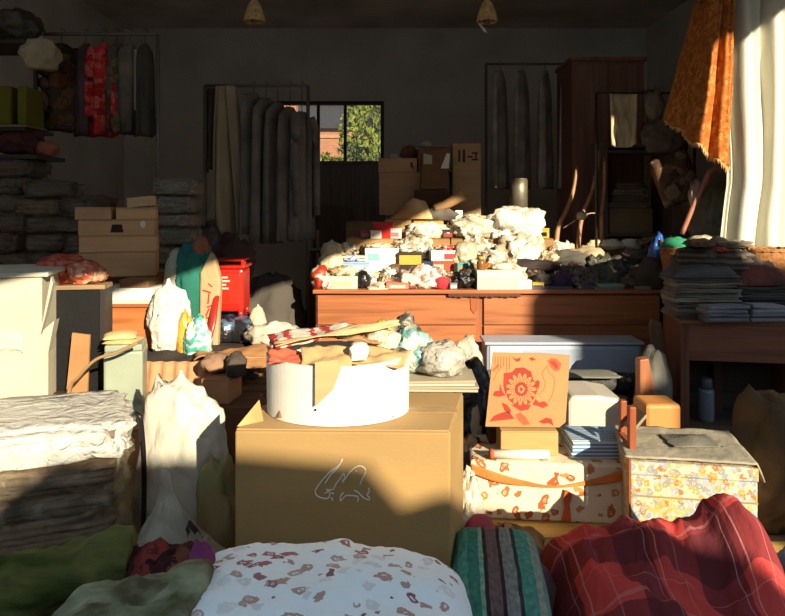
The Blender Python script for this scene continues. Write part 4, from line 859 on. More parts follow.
for i, (lb, px, w, h, m, dy) in enumerate(gs):
    t = garment(lb, (X(px, YL), YL, zr+.014), w, h, m, i*3+1, depth=.055, rz=(.5, 1.1, .1, 1.0, .7, .9)[i], hook=.08, sleeves=(i in (0, 2)))
    if i == 4:
        b = NB(); box(b, .01, .035, -.066, -.058, -.60, -.14); obj('pale_stripe', b, paint((206, 186, 160), .8), t)
bag('round beige cloth bag hanging at the upper left', (X(41, 4.7), 4.7, Z(70, 4.7)), .135, .11, .12, cloth((196, 172, 130)), 180, 'beige_bag', flat=.95, knot=.04)
b = NB(); tube(b, [(X(41, 4.7), 4.7, Z(40, 4.7)), (X(43, 4.8), 4.8, Z(34, 4.9)), (X(46, YL), YL-.01, zr+.018)], .006, 6); tag(obj('string', b, cloth((120, 104, 80))), 'cord holding the round beige bag at the upper left', 'cord')
bag('dark camouflage bag on the top left shelf', (X(16, 4.75), 4.75, Z(42, 4.7)), .17, .13, .14, plastic((92, 78, 58), 0, .8, .5, 6, (60, 54, 42)), 181, 'camouflage_bag')
t = thing('storage_shelf', 'dark shelf at the upper left holding the camouflage bag', 'shelf', (X(10, 4.75)-.1, 4.8, Z(42, 4.7)-.03))
b = NB(); box(b, -.4, .29, -.2, .2, 0, .029); obj('board', b, wood((58, 48, 38)), t)
for s in (-.36, .26):
    b = NB(); box(b, s-.012, s+.012, -.012, .012, .922-(Z(42, 4.7)-.03), 0); obj('post', b, wood((58, 48, 38), 2), t)
b = NB(); box(b, -.4, .29, -.19, .2, -.62, -.595); obj('board', b, wood((58, 48, 38)), t)
zsb = Z(42, 4.7)-.03-.594
t = thing('yellow_crate', 'dull yellow green bag with a dark centre gap at the left edge', 'bag', (X(17, 4.68), 4.75, zsb))
ym = plain((120, 113, 26), .8, .1, 4, 20, .3)
for a, c_ in ((-.155, .0), (.045, .11)):
    b = NB(); box(b, a, c_, -.15, .1, .015, .29); obj('side_panel', b, ym, t, bevel=.012)
b = NB(); box(b, -.16, .115, -.155, .12, 0, .014); obj('base', b, plain((150, 130, 90), .8), t)
bag('dark red cloth on the lower edge of the upper left shelf', (X(20, 4.7), 4.72, zsb-.20), .16, .1, .105, cloth((70, 24, 22)), 182, 'dark_red_cloth', 'cloth', flat=.95)
b = NB(); box(b, -.42, .34, -.2, .2, -.03, 0); tag(obj('shelf_board', b, wood((58, 48, 38)), None, (X(14, 4.7)-.1, 4.76, zsb-.20)), 'dark board under the dark red cloth, upper left', 'board')
bag('rusty orange cloth lump at the right end of the lower dark board', (X(47, 4.7), 4.7, zsb-.20), .07, .07, .06, cloth((160, 80, 54)), 183, 'rust_cloth', 'cloth', sub=3)
# --- tall hanging fabrics in the middle left
YM = 5.6; zm = Z(88, YM)
rail('fabric_rail', 'dark rail carrying the long beige fabric and dark coats behind the red stool', X(205, YM), X(308, YM), YM, zm+.02)
b = hang_bm(W(27, YM), Z(92, YM)-Z(238, YM), 3, 2.2, .05, 1.35, 30, 30, gather=.3, lean=.05)
t = tag(obj('long_fabric', b, cloth((232, 200, 146), (186, 158, 118)), None, (X(226, YM), YM-.06, zm+.005), solid=.012), 'long beige shiny fabric hanging in folds behind the red stool', 'fabric')
b = hang_bm(W(16, YM), Z(92, YM)-Z(175, YM), 7, 2, .04, 1.1, 24, 24, gather=.2)
tag(obj('long_fabric', b, cloth((96, 72, 56)), None, (X(211, YM), YM+.05, zm+.005), solid=.012), 'shorter brown fabric hanging left of the long beige one', 'fabric')
dkp = [(112, 100, 88), (118, 104, 90), (106, 96, 84), (120, 104, 92), (112, 102, 94)]
cl = [('dark coat nearest the long beige fabric', 254, .40, 1.2), ('dark coat second from the long beige fabric', 266, .40, 1.25), ('dark coat left of the window opening', 278, .40, 1.2), ('dark coat with a pale cuff under the white house', 290, .40, 1.15), ('dark coat overlapping the left of the window', 302, .36, 1.1)]
for i, (lb, px, w, h) in enumerate(cl):
    t = garment(lb, (X(px, YM), YM, zm+.034), w, h, cloth(dkp[i]), 20+i, 'dark_coat', 'coat', rz=1.2, hook=.07+.04*i, depth=.042, sleeves=(i == 4))
    if i == 3:
        b = NB(); box(b, -.16, -.13, -.12, -.10, -.75, -.5); obj('pale_cuff', b, cloth((170, 150, 124)), t)
bag('dark wrapped bundle on the floor behind the red stool', (X(268, 5.4), 5.5, 0), .30, .26, .50, cloth((88, 78, 68), (70, 62, 54)), 190, 'dark_bundle', 'bundle')
t = thing('low_cupboard', 'dark cupboard standing under the window opening at the back', 'cupboard', (X(352, 8.6), 8.85, 0)); ww_ = W(66, 8.6); zt = Z(161, 8.6); cw = wood((130, 112, 98), 2)
b = NB(); box(b, -ww_/2, ww_/2, -.22, .22, 0, zt-.03); obj('carcass', b, cw, t)
b = NB(); box(b, -ww_/2-.02, ww_/2+.02, -.25, .23, zt-.03, zt); obj('top', b, cw, t)
for s in (-1, 1):
    b = NB(); x0, x1 = sorted((s*.008, s*(ww_/2-.02))); box(b, x0, x1, -.24, -.221, .06, zt-.05); obj('door', b, cw, t)
t = thing('dark_chair', 'dark wooden chair standing below the window opening', 'chair', (X(327, 7.6), 7.7, 0)); dw = wood((104, 86, 64), 2)
b = NB(); box(b, -.2, .2, -.2, .2, .95, .98); obj('seat', b, dw, t)
for a, c_ in ((-1, -1), (1, -1), (-1, 1), (1, 1)):
    b = NB(); box(b, a*.18-.02, a*.18+.02, c_*.18-.02, c_*.18+.02, 0, .95 if c_ < 0 else 1.5); obj('leg', b, dw, t)
b = NB(); box(b, -.16, .16, .165, .185, 1.2, 1.5); obj('backrest', b, dw, t)
# ================================================================== right side
# --- curtain and orange cloth
rail_m = plain((70, 60, 50), .5, .1, 5, 20, .1, .5, .5)
t = thing('curtain_rail', 'dark rail carrying the orange cloth and the white curtain', 'rail', (2.55, 4.5, 0))
b = NB(); tube(b, [(-.75, 0, 3.22), (.98, 0, 3.22)], .015, 8); obj('bar', b, rail_m, t)
for s in (.96,):
    b = NB(); tube(b, [(s, 0, 0), (s, 0, 3.22)], .018, 8); obj('post', b, rail_m, t)
b = NB(); tube(b, [(-.72, 0, 3.22), (-.72, 0, 3.99)], .006, 6); obj('drop_wire', b, rail_m, t)
# white curtain
YW = 4.85; xw0, xw1 = X(717, YW), X(905, YW); hw = 3.19-.985
b = NB(); ww = xw1-xw0
def cur(u, v):
    ph = 2*PI*6.2*u+1.6*fb(u*3.5, v*.8, 3)+.5*(1-v)*math.sin(u*4)
    y = .055*math.sin(ph)*(.55+.45*(1-v))+.025*math.sin(ph*2.3+1.2)+.03*(1-v)*fb(u*4, v*2, 8)
    k = 1-.16*(1-v)*(u < 2)*0
    x = (u-.5)*ww*(1-.02*math.sin(v*3))+.02*math.cos(ph)-.035*(1-v)*0
    if v < .3: x -= (.3-v)*.28*(1-u); y -= (.3-v)**2*.9
    return (x, y, -hw*(1-v)+.012*math.sin(ph))
grid(b, 230, 50, cur)
tag(obj('white_curtain', b, plain((236, 232, 212), .9, .05, 3, 60, .15, .1), None, ((xw0+xw1)/2, YW-.1, 3.19), solid=.006), 'long white curtain hanging in sunlit folds at the right edge', 'curtain')
# orange cloth: wide at the bottom left, dips to a point
YO = 4.62; 
def orange(u, v):
    top0, top1 = X(705, YO), X(738, YO); bot0, bot1 = X(664, YO), X(732, YO)
    ztop = 3.19
    zb_ = Z(118, YO)+(Z(167, YO)-Z(118, YO))*min(1, u*1.12)
    x = (top0+(top1-top0)*u)*v+(bot0+(bot1-bot0)*u)*(1-v)
    z = zb_+(ztop-zb_)*v
    x += -.05*math.sin(v*PI)*(1-u)*.0
    ph = 2*PI*3.3*u+.7*fb(u*2, v*1.5, 5)
    wrap = .42*max(0, .42-u)/.42
    y = wrap+.035*(.4+.6*(1-v))*math.sin(ph)+.014*math.sin(ph*2.2+1)+.01*fb(u*8, v*6, 1)
    return (x*(YO+wrap)/YO, y, 1.5+(z-1.5)*(YO+wrap)/YO if v < .8 else z)
t = thing('orange_cloth', 'orange patterned shawl with a fringe hanging beside the white curtain', 'shawl', (0, YO, 0))
b = NB(); grid(b, 80, 50, orange)
obj('shawl_body', b, floral((196, 116, 54), ((220, 146, 76), (176, 100, 44)), 30, .6, 'Object'), t, solid=.006)
b = NB()
grid(b, 120, 2, lambda u, v: tuple(Vector(orange(u, 0))+Vector((.006*math.sin(u*90), -.004, .006-.052*v*(.55+.45*math.sin(u*330))))))
obj('fringe', b, cloth((226, 170, 96)), t, solid=.004)
# --- counter at the right carrying baskets (behind the dark clothes)
t = thing('side_table', 'long low table at the right under baskets and dark clothes', 'table', (2.87, 4.72, 0)); wd = wood((84, 58, 42))
b = NB(); box(b, -.74, .60, -.42, .5, .93, .96); obj('tabletop', b, wd, t)
for a in (-.70, .56):
    for c_ in (-.36, .44):
        b = NB(); box(b, a-.03, a+.03, c_-.03, c_+.03, 0, .93); obj('leg', b, wood((84, 58, 42), 2), t)
ZT2 = .961
def wicker(label, loc, r, h, sy, col, flare=1.18):
    t = thing('wicker_basket', label, 'basket', loc)
    b = NB(); N = 72; K = 14; rings = []
    for j in range(K+1):
        v = j/K; q = r*(1/flare+(1-1/flare)*v)
        rings.append([b.verts.new(((q+.006*(1 if (k//2+j) % 2 else -1))*math.cos(2*PI*k/N), (q+.006*(1 if (k//2+j) % 2 else -1))*math.sin(2*PI*k/N)*sy, h*v)) for k in range(N)])
    for j in range(K):
        for k in range(N): b.faces.new((rings[j][k], rings[j][(k+1) % N], rings[j+1][(k+1) % N], rings[j+1][k])).smooth = True
    b.faces.new(rings[0][::-1])
    obj('woven_side', b, plain(col, .7, .3, 40, 120, .4), t, solid=.008)
    b = NB()
    for s in range(2):
        tube(b, [(r*1.0*math.cos(2*PI*k/40), r*sy*math.sin(2*PI*k/40), h+.008*math.sin(k*PI*.5+s*PI)) for k in range(41)], .011, 6)
    obj('rim', b, plain((170, 118, 66), .6, .3, 30, 80, .4), t)
    for s in (-1, 1):
        b = NB(); tube(b, [(s*r*.98, -.05, h), (s*r*1.06, -.03, h+.05), (s*r*1.06, .03, h+.05), (s*r*.98, .05, h)], .009, 6, smoothn=4); obj('handle', b, plain((170, 118, 66), .6, .3, 30, 80, .4), t)
    return t
wicker('wicker basket carrying a green cloth, left of the white curtain', (X(692, 4.82), 4.84, ZT2), W(29, 4.8), Z(249, 4.75)-ZT2, .75, (178, 112, 64))
wicker('wicker basket in front of the white curtain at the right edge', (X(772, 4.4), 4.44, ZT2), W(24, 4.4), Z(250, 4.4)-ZT2, .7, (186, 124, 72))
zbk = Z(249, 4.75)
bag('teal green cloth lying over the left wicker basket', (X(680, 4.74), 4.80, zbk-.005), .10, .09, .05, cloth((40, 160, 110)), 200, 'green_cloth', 'cloth', sub=3)
bag('bright blue plastic bag left of the wicker basket', (X(657, 5.2), 5.16, T), .09, .08, (Z(238, 5.2)-T)/1.75, plastic((36, 96, 186), 0, .8), 201, 'blue_bag')
bag('white plastic bag on the right part of the left wicker basket', (X(707, 4.8), 4.86, zbk-.01), .12, .10, .06, plastic((240, 226, 190), 0, .9), 202, sub=3)
bag('white cloth hem gathered at the foot of the white curtain', (X(738, 4.5), 4.62, ZT2), .16, .12, .15, plain((246, 240, 214), .9, .05), 203, 'white_cloth', 'cloth', ridge=.35)
# dark clothes in front
cc = [('dark grey coat spread over the left of the side table', 672, 5.12, T, .17, .12, .29, cloth((58, 50, 44), (84, 72, 60))),
      ('flat wide dark hat on the clothes before the wicker basket', 652, 5.05, T, .16, .07, .22, cloth((70, 58, 46))),
      ('dark striped jersey folded over the stack of dark clothes', 716, 4.42, ZT2, .26, .16, .27, stripes([(0, (80, 72, 66)), (.5, (122, 110, 96))], 'Object', 2, .03, rep=26)),
      ('dark brown sunlit edged blanket heaped before the right basket', 752, 4.5, ZT2, .16, .12, .19, cloth((120, 92, 64), (64, 52, 42)))]
for i, (lb, px, Y, z, rx, ry, h, m) in enumerate(cc):
    bag(lb, (X(px, Y), Y, z), rx, ry, h/1.75, m, 210+i, 'dark_clothes', 'clothes', amp=.3, ridge=.3)
for i, (lb, px, Y, z, rx, ry, h, m) in enumerate([
    ('sunlit white cloth lying behind the left wicker basket', 722, 5.02, ZT2, .20, .10, .27, plain((246, 238, 210), .9, .1, 5, 40, .4)),
    ('olive trousers crumpled on the coat left of the wicker basket', 684, 4.52, ZT2, .10, .10, .20, cloth((112, 106, 84), (80, 74, 60))),
    ('brown leather scrap on the striped jersey', 700, 4.36, ZT2+.26, .10, .08, .05, cloth((120, 86, 62))),
    ('pale sleeve lying over the striped jersey', 734, 4.34, ZT2+.255, .12, .06, .045, cloth((176, 160, 128), (120, 106, 84))),
    ('small red rag lying at the edge of the striped jersey', 722, 4.28, ZT2+.23, .035, .04, .03, cloth((190, 60, 52))),
    ('dark tangled sweater in front of the right wicker basket', 757, 4.33, ZT2, .13, .08, .17, cloth((92, 80, 68), (60, 52, 48))),
]): bag(lb, (X(px, Y), Y, z), rx, ry, h/1.75, m, 215+i*7, ['white_cloth', 'olive_trousers', 'leather_scrap', 'pale_sleeve', 'red_rag', 'dark_sweater'][i], ['cloth', 'trousers', 'scrap', 'sleeve', 'rag', 'sweater'][i], amp=.36, ridge=.4, freq=2.2)
# --- desk
YD = 4.0; zd = Z(322, YD); xd0, xd1 = X(692, YD), X(812, YD); wdk = xd1-xd0
t = thing('wooden_desk', 'small brown wooden desk at the right with folded clothes on it', 'desk', ((xd0+xd1)/2, YD+.28, 0), -.16); wm = wood((136, 88, 64))
b = NB(); box(b, -wdk/2-.01, wdk/2+.01, -.28, .2, zd-.025, zd); obj('top', b, wm, t, bevel=.004)
b = NB(); box(b, -wdk/2+.02, wdk/2-.02, -.272, -.25, zd-.25, zd-.026); obj('apron', b, wm, t)
for s in (-1, 1):
    b = NB(); box(b, s*(wdk/2-.025)-.025, s*(wdk/2-.025)+.025, -.275, .17, 0, zd-.026); obj('side_panel', b, wood((126, 80, 58), 2), t)
b = NB(); box(b, -wdk/2+.05, wdk/2-.05, .15, .17, .0, zd-.03); obj('back_panel', b, wood((80, 66, 58)), t)
b = NB(); box(b, -wdk/2+.051, wdk/2-.051, -.24, .149, .09, .12); obj('shelf', b, wood((96, 78, 66)), t)
zf = .121
t = thing('thermos_flask', 'grey blue thermos flask standing inside the dark desk', 'flask', (X(707, 4.15), 4.16, zf)); zz = (Z(378, 4.15)-zf)/.30
b = NB(); lathe(b, [(.045, 0), (.048, .01), (.048, .2*zz), (.043, .225*zz)], 24); obj('body', b, paint((120, 128, 140), .3), t)
b = NB(); lathe(b, [(.036, .225*zz), (.038, .235*zz), (.038, .285*zz), (.03, .30*zz)], 24); obj('cap', b, paint((84, 88, 96), .4), t)
# folded things on the desk
ff = [('lower left grey folded cloth bundle on the desk front', 722, 4.06, 0, .26, .10), ('upper left slate folded cloth on the desk front', 721, 4.07, 1, .25, .10), ('grey folded cloth bundle at the desk front, right of the slate one', 762, 4.06, 0, .23, .10), ('lilac grey folded cloth on the right bundle of the desk front', 761, 4.07, 1, .2, .1)]
for i, (lb, px, Y, lev, w, d) in enumerate(ff):
    folded(lb, (X(px, Y), Y-.02, zd+.001+lev*.052), w, d*1.4, 2, .026, cloth([(96, 96, 104), (116, 118, 130), (100, 98, 104), (124, 124, 134)][i]), 220+i)
# stack of thin folded dark shirts (each one its own)
rnd = random.Random(7); z = zd+.001
pal2 = [(102, 92, 80), (124, 112, 94), (90, 82, 76), (136, 124, 106), (110, 104, 92)]
ordn = ['lowest', 'second', 'third', 'fourth', 'fifth', 'sixth', 'seventh', 'eighth']
for i in range(8):
    folded('%s folded dark shirt from the desk in the tall left stack' % ordn[i], (X(707, 4.2)+rnd.uniform(-.012, .012), 4.27, z), .42, .22, 2, .0155, cloth(pal2[i % 5]), 230+i, 'folded_shirt', 'shirt', rnd.uniform(-.04, .04), 'folded shirts stacked on the desk'); z += .0155*2*.97+.001
zs1 = z
heap('faded blue grey denim lying on the tall stack of shirts', (X(704, 4.2), 4.27, z), .44, .24, .07, cloth((96, 98, 104), (64, 62, 62)), 240, 'faded_denim', 'cloth', p=4)
z = zd+.001
for i in range(5):
    folded('%s folded black garment from the desk in the right stack' % ordn[i], (X(765, 4.2)+rnd.uniform(-.02, .02), 4.27, z), .36, .22, 2, .02, cloth([(50, 42, 40), (64, 40, 36), (44, 40, 40), (70, 60, 50), (52, 46, 44)][i]), 250+i, 'folded_garment', 'garment', rnd.uniform(-.06, .06), 'folded black garments on the desk'); z += .02*2*.97+.001
heap('dark scarf with red threads heaped on the right stack of garments', (X(762, 4.22), 4.28, z), .36, .24, .12, cloth((66, 52, 46), (120, 46, 40)), 260, 'dark_scarf', 'scarf')
heap('grey beige knit with a red patch on the denim pile', (X(735, 4.22), 4.4, ZT2+.18), .26, .2, .13, cloth((150, 130, 96), (96, 80, 62)), 261, 'beige_knit', 'knit')
# plank between sideboard and desk
b = NB(); vprism(b, [(-.05, 0), (.04, 0), (-.04, .74), (-.10, .76), (-.115, .72)], -.012, .012); tag(obj('leaning_plank', b, wood((112, 78, 54), 2), None, (X(683, 4.0), 4.15, 0), (-.12, 0, 0)), 'narrow brown plank leaning between the sideboard and the desk', 'plank')
# --- back right: wardrobe, shelf, hanging bits
YB = 6.3
t = thing('wardrobe', 'tall dark reddish wardrobe at the back right', 'wardrobe', (X(622, 6.2), 6.9, 0)); wz = Z(57, 6.6); ww_ = W(72, 6.6); rw = wood((140, 96, 80), 2)
b = NB(); box(b, -ww_/2, ww_/2, -.3, .3, 0, wz-.04); obj('carcass', b, rw, t)
b = NB(); box(b, -ww_/2-.02, ww_/2+.02, -.32, .32, wz-.04, wz); obj('cornice', b, rw, t)
for s in (-1, 1):
    b = NB(); x0, x1 = sorted((s*.01, s*(ww_/2-.02))); box(b, x0, x1, -.32, -.301, .1, wz-.08); d = obj('door', b, wood((146, 102, 84), 2), t)
    b = NB(); cbox(b, (s*.05, -.33, 1.5), (.015, .02, .1)); obj('handle', b, rail_m, d)
ts = thing('shelf_rack', 'dark shelf rack at the back right with folded textiles', 'shelf', (X(636, 6.1), 6.25, 0)); sw_ = W(64, 6.1)
zsh = [Z(229, 6.05)-.012, Z(150, 6.05)]
for s in (-1, 1):
    b = NB(); box(b, s*sw_/2-.02, s*sw_/2+.02, -.2, .2, 0, 2.1); obj('side_panel', b, wood((110, 92, 80), 2), ts)
for z_ in (zsh[0]-.03, zsh[1], 2.06):
    b = NB(); box(b, -sw_/2+.021, sw_/2-.021, -.2, .2, z_-.025, z_); obj('shelf', b, wood((110, 92, 80)), ts)
zz = zsh[0]-.029
pack('beige flat box on the lower shelf at the back right', 'flat_box', 'box', (X(633, 6.05), 6.22, zz), W(44, 6.05), .24, Z(208.5, 6.05)-zz, (134, 112, 76), (146, 124, 86), 0, None, (.03, .97, .05, .95))
zz = Z(208.5, 6.05)+.002
for i in range(4):
    folded('%s folded textile from below on the beige shelf box' % ordn[i], (X(631+i % 2*2, 6.05), 6.22, zz), W(42-4*i, 6.05), .24, 2, .03, cloth([(110, 92, 72), (92, 78, 62), (120, 104, 82), (100, 84, 70)][i]), 270+i, 'folded_textile', 'textile', .05*(i-1), 'folded textiles on the back right shelf'); zz += .06
b = hang_bm(W(30, 5.6), Z(93, 5.6)-Z(145, 5.6), 4, .6, .02, .9, 20, 20)
tag(obj('beige_hanging_cloth', b, cloth((206, 180, 134)), None, (X(626, 5.6), 5.66, Z(93, 5.6)), solid=.01), 'beige bag shaped cloth hanging on the front of the back right shelf', 'cloth')
bag('round pale cap hanging beside the beige cloth, back right', (X(655, 5.6), 5.6, Z(120, 5.6)), .075, .07, .14, cloth((112, 96, 72)), 281, 'pale_hat', 'cap', flat=.9, sub=3)
bag('grey brown shirt draped over the back right shelf edge', (X(668, 5.5), 5.56, Z(152, 5.5)), .20, .12, .15, cloth((116, 98, 76), (92, 78, 62)), 282, 'draped_shirt', 'shirt', ridge=.4)
b = NB(); tube(b, [(X(640, 5.6), 5.66, Z(90, 5.6)), (X(655, 5.6), 5.61, Z(90, 5.6))], .006, 6); tube(b, [(X(600, 5.6), 5.7, Z(91, 5.6)), (X(700, 5.6), 5.7, Z(91, 5.6))], .01, 6); tube(b, [(X(600, 5.6), 5.7, T+.002), (X(600, 5.6), 5.7, Z(91, 5.6))], .012, 6); tube(b, [(X(700, 5.6), 5.7, 0), (X(700, 5.6), 5.7, Z(91, 5.6))], .012, 6)
tag(obj('hanging_bar', b, rail_m), 'thin dark bar above the shelf at the back right', 'bar')
b = NB(); cbox(b, (0, 0, .22), (.2, .06, .44)); 
tag(obj('patterned_cushion', cushion_bm(.34, .42, .1, 3, 18, 18), floral((120, 90, 66), ((90, 64, 50), (150, 124, 94)), 12, .7), None, (X(676, 5.3), 5.35, Z(178, 5.3)), (PI/2, -.35, 0)), 'brown patterned cushion propped up behind the pink stick', 'cushion'); b.free()
# pinkish chair leg and polythene
b = NB(); Yk = 5.0
tube(b, [(X(683, Yk), Yk+.02, Z(234, Yk)), (X(693, Yk), Yk, Z(207, Yk)), (X(704, Yk), Yk, Z(184, Yk)), (X(712, Yk), Yk, Z(170, Yk)), (X(721, Yk), Yk, Z(168, Yk))], lambda q: .018+.012*q, 8, smoothn=5)
tag(obj('pink_wooden_leg', b, wood((196, 128, 104), 2)), 'pinkish bent wooden leg sticking up below the orange shawl', 'stick')
bag('pale plastic scrap caught on the pink wooden leg', (X(700, 4.96), 5.04, Z(208, 5)), .05, .04, .12, plastic((170, 140, 130), 0, .8), 285, 'plastic_scrap', 'plastic', sub=3)
bag('big clear grey polythene sack between the pink leg and the curtain', (X(722, 5.2), 5.22, ZT2), .24, .16, (Z(165, 5.2)-ZT2)/1.75-.04, plastic((150, 142, 116), .3, 1, .3, 6), 286, 'polythene_sack', knot=.05, lean=.1)
bag('dark green wrapped bundle at the foot of the pink wooden leg', (X(676, 5.1), 5.16, ZT2), .13, .1, .16, plastic((70, 70, 52), 0, .8), 287, 'green_bundle', 'bundle')
# curved sticks
for i, (pts, lb) in enumerate((([(556, 232), (566, 212), (575, 192), (581, 165)], 'left curved wooden stick leaning behind the counter'), ([(577, 240), (583, 215), (595, 190), (603, 160), (606, 150)], 'middle curved wooden stick leaning behind the counter'), ([(600, 238), (602, 215), (607, 185), (609, 152)], 'right straighter wooden stick leaning behind the counter'))):
    Yq = 5.95; P_ = [(X(a, Yq), Yq+.06*k-.05, Z(c_, Yq)) for k, (a, c_) in enumerate(pts)]
    P_ = [(P_[0][0]-.02, P_[0][1]-.02, T+.003)]+P_
    b = NB(); tube(b, P_, lambda q: .024-.008*q, 8, smoothn=6); tag(obj('curved_stick', b, wood((190, 138, 98), 2)), lb, 'stick', 'curved sticks behind the counter')
b = NB(); tube(b, [(X(562, 5.9), 5.86, Z(228, 5.9)), (X(585, 5.9), 5.84, Z(214, 5.9)), (X(600, 5.9), 5.86, Z(214, 5.9))], .006, 6, smoothn=4); tag(obj('string', b, cloth((170, 150, 120))), 'pale cord tied across the curved sticks', 'cord')
bag('small cream rag tied to the middle curved stick', (X(581, 5.86), 5.84, Z(220, 5.86)), .045, .035, .045, cloth((206, 184, 140)), 288, 'cream_rag', 'rag', sub=3)
# dark coats at the back centre right
rail('back_rail', 'dark rail of black coats at the back right of the window', X(486, 7.2), X(580, 7.2), 7.2, Z(64, 7.2))
for i, px in enumerate((500, 522, 545, 566)):
    garment('%s black coat on the back rail above the metal canister' % ['leftmost', 'second from left', 'third from left', 'rightmost'][i], (X(px, 7.2), 7.2, Z(64, 7.2)+.014), .4, 1.3, cloth((176, 162, 146)), 50+i, 'dark_coat', 'coat', rz=1.1, hook=.08, depth=.05, sleeves=False)
# lamps
for i, (px, py, lb) in enumerate(((487, 3, 'brown woven lamp shade with a white tag hanging at the top centre'), (254.5, 4, 'dim brown lamp shade hanging at the upper left of the ceiling'))):
    Yl = 5.0; t = thing('hanging_lamp', lb, 'lamp', (X(px, Yl), Yl, Z(22, Yl)))
    b = NB(); r = W(10.5, Yl); lathe(b, [(r, 0), (r*.96, .02), (r*.78, .08), (r*.5, .14), (r*.2, .165), (.008, .17)], 24, caps=False); obj('lamp_shade', b, plain((226, 184, 124), .8, .3, 30, 80, .6), t, solid=.005)
    b = NB(); tube(b, [(0, 0, .165), (0, 0, 4.0-Z(22, Yl))], .005, 6); obj('cord', b, rail_m, t)
    b = NB(); lathe(b, [(.002, -.03), (.02, -.02), (.028, .01), (.02, .04), (.014, .09)], 16); obj('bulb', b, paint((120, 110, 96), .15), t)
    if i == 0:
        b = NB(); vprism(b, [(-r*.85, -.005), (-r*.75, -.01), (-r*.1, -.06), (-r*.02, -.085), (-r*.3, -.075), (-r*.7, -.03)], -.004, .004); obj('paper_tag', b, paint((240, 230, 210), .8), t)
# ================================================================== middle of the floor
# long grey plastic panel
t = thing('storage_box', 'long grey blue plastic box with a white sunlit end before the sideboard', 'box', (X(563, 4.6), 4.68, 0)); w = W(156, 4.6); zt = Z(341, 4.6)
b = NB(); box(b, -w/2, w/2, -.12, .12, 0, zt-.02); obj('body', b, paint((176, 186, 204), .5), t, bevel=.03)
b = NB(); box(b, -w/2-.01, w/2+.01, -.13, .13, zt-.02, zt); obj('lid', b, paint((190, 198, 212), .5), t, bevel=.008)
b = NB(); box(b, -w/2+.03, -w/2+W(36, 4.6), -.126, -.119, .1, zt-.03); obj('painted_sunlit_end', b, paint((250, 244, 226), .5), t, bevel=.01)  # sunlit end of the box painted on as a white patch
# rolled rug
t = thing('rug_bundle', 'grey black patterned rug rolled up behind the flower board', 'rug', (X(573, 4.15), 4.2, 0))
b = NB(); tube(b, [(-W(66, 4.1), 0, .36), (-.1, .02, .37), (W(66, 4.1), 0, .35)], .07, 14, smoothn=6, flat=.9); obj('upper_roll', b, floral((64, 62, 60), ((150, 146, 134), (110, 104, 96)), 16, .6), t)
b = NB(); tube(b, [(-W(68, 4.1), 0, .145), (0, .02, .145), (W(68, 4.1), 0, .145)], .145, 16, smoothn=6); obj('lower_roll', b, floral((52, 48, 46), ((140, 134, 120), (90, 84, 78)), 12, .6), t)
heap('grey green dusty cloth lying over the rug roll', (X(545, 4.12), 4.16, .415), .95, .20, .018, cloth((150, 146, 128), (112, 110, 96)), 300, 'dusty_cloth', 'cloth', ny=20)
bag('grey wrinkled cloth bag at the right end of the rug roll', (X(655, 4.0), 4.02, .0), .11, .1, .36, cloth((124, 120, 106), (90, 86, 76)), 301, 'grey_bag', ridge=.04, amp=.14)
# wooden upright chunk
b = NB(); prism(b, [(-.045, -.04), (.045, -.04), (.045, .04), (-.045, .04)], 0, .05); b.free()
b = NB(); vprism(b, [(-.05, 0), (.085, 0), (.05, .40), (.0, .652), (-.052, .645)], -.035, .035); tag(obj('wooden_block', b, wood((170, 104, 64), 2), None, (X(648, 3.6), 3.62, 0), bevel=.006), 'upright reddish wooden block standing behind the tan box', 'block')
# white sculpted box
t = thing('white_appliance', 'white rounded plastic box behind the blue papers', 'box', (X(597, 3.5), 3.62, 0)); w = W(62, 3.5)
b = NB(); zt = Z(394, 3.5)
vprism(b, [(-w/2, 0), (w/2+.05, 0), (w/2, zt-.06), (w/2-.05, zt-.02), (0, zt), (-w/2+.02, zt), (-w/2, zt-.03)], -.16, .16); obj('shell', b, paint((226, 214, 196), .4), t, bevel=.025)
# floral covered box
Yf = 3.0; x0, x1 = X(474, Yf), X(634, Yf); zf = Z(461, Yf); w = x1-x0
M_FB = floral((250, 234, 200), ((204, 120, 66), (222, 150, 90), (190, 100, 54)), 17, .36, 'Object')
pl = thing('floor_plank', 'yellow wooden plank with a dark knot lying under the floral cloth box', 'plank', (X(575, 2.98), 3.0, 0))
b = NB(); box(b, -.60, .55, -.16, .15, 0, .05); obj('board', b, wood((226, 178, 96)), pl, bevel=.004)
b = NB(); lathe(b, [(.012, 0), (.012, .003)], 12); o = obj('knot', b, wood((60, 36, 24)), pl, (0, 0, 0)); o.location = (.125, -.1605, .027); o.rotation_euler = (PI/2, 0, 0)
t = thing('floral_box', 'cream box covered in cloth with rust coloured sprigs and an orange ribbon', 'box', ((x0+x1)/2, 3.15, .051), -.10); h = zf-.051
b = NB()
def fbox(u, v):
    return None
box(b, -w/2, w/2, -.18, .2, 0, h); obj('body', b, M_FB, t, bevel=.012)
b = NB(); grid(b, 50, 5, lambda u, v: (-w/2*1.0+u*w, -.184-.010*abs(math.sin(u*9)), h-.035-.075*math.sin(u*PI)*(1 if u < 1 else 0)+.02*u+(v-.5)*(.028+.018*math.sin(u*7+1)))); obj('ribbon', b, cloth((228, 120, 44)), t, solid=.004)
b = NB(); vprism(b, [(.04, .015), (.085, .02), (.078, .09), (.09, .14), (.06, h-.11), (.05, .12), (.055, .07)], -.198, -.192); obj('ribbon_tail', b, cloth((206, 84, 30)), t)
zt = zf+.001
carton('small tan carton standing on the floral cloth box under the flower board', (X(530, 3.05), 3.13, zt), W(58, 3.05), .14, Z(432, 3.05)-zt, (206, 168, 110), tape=False)
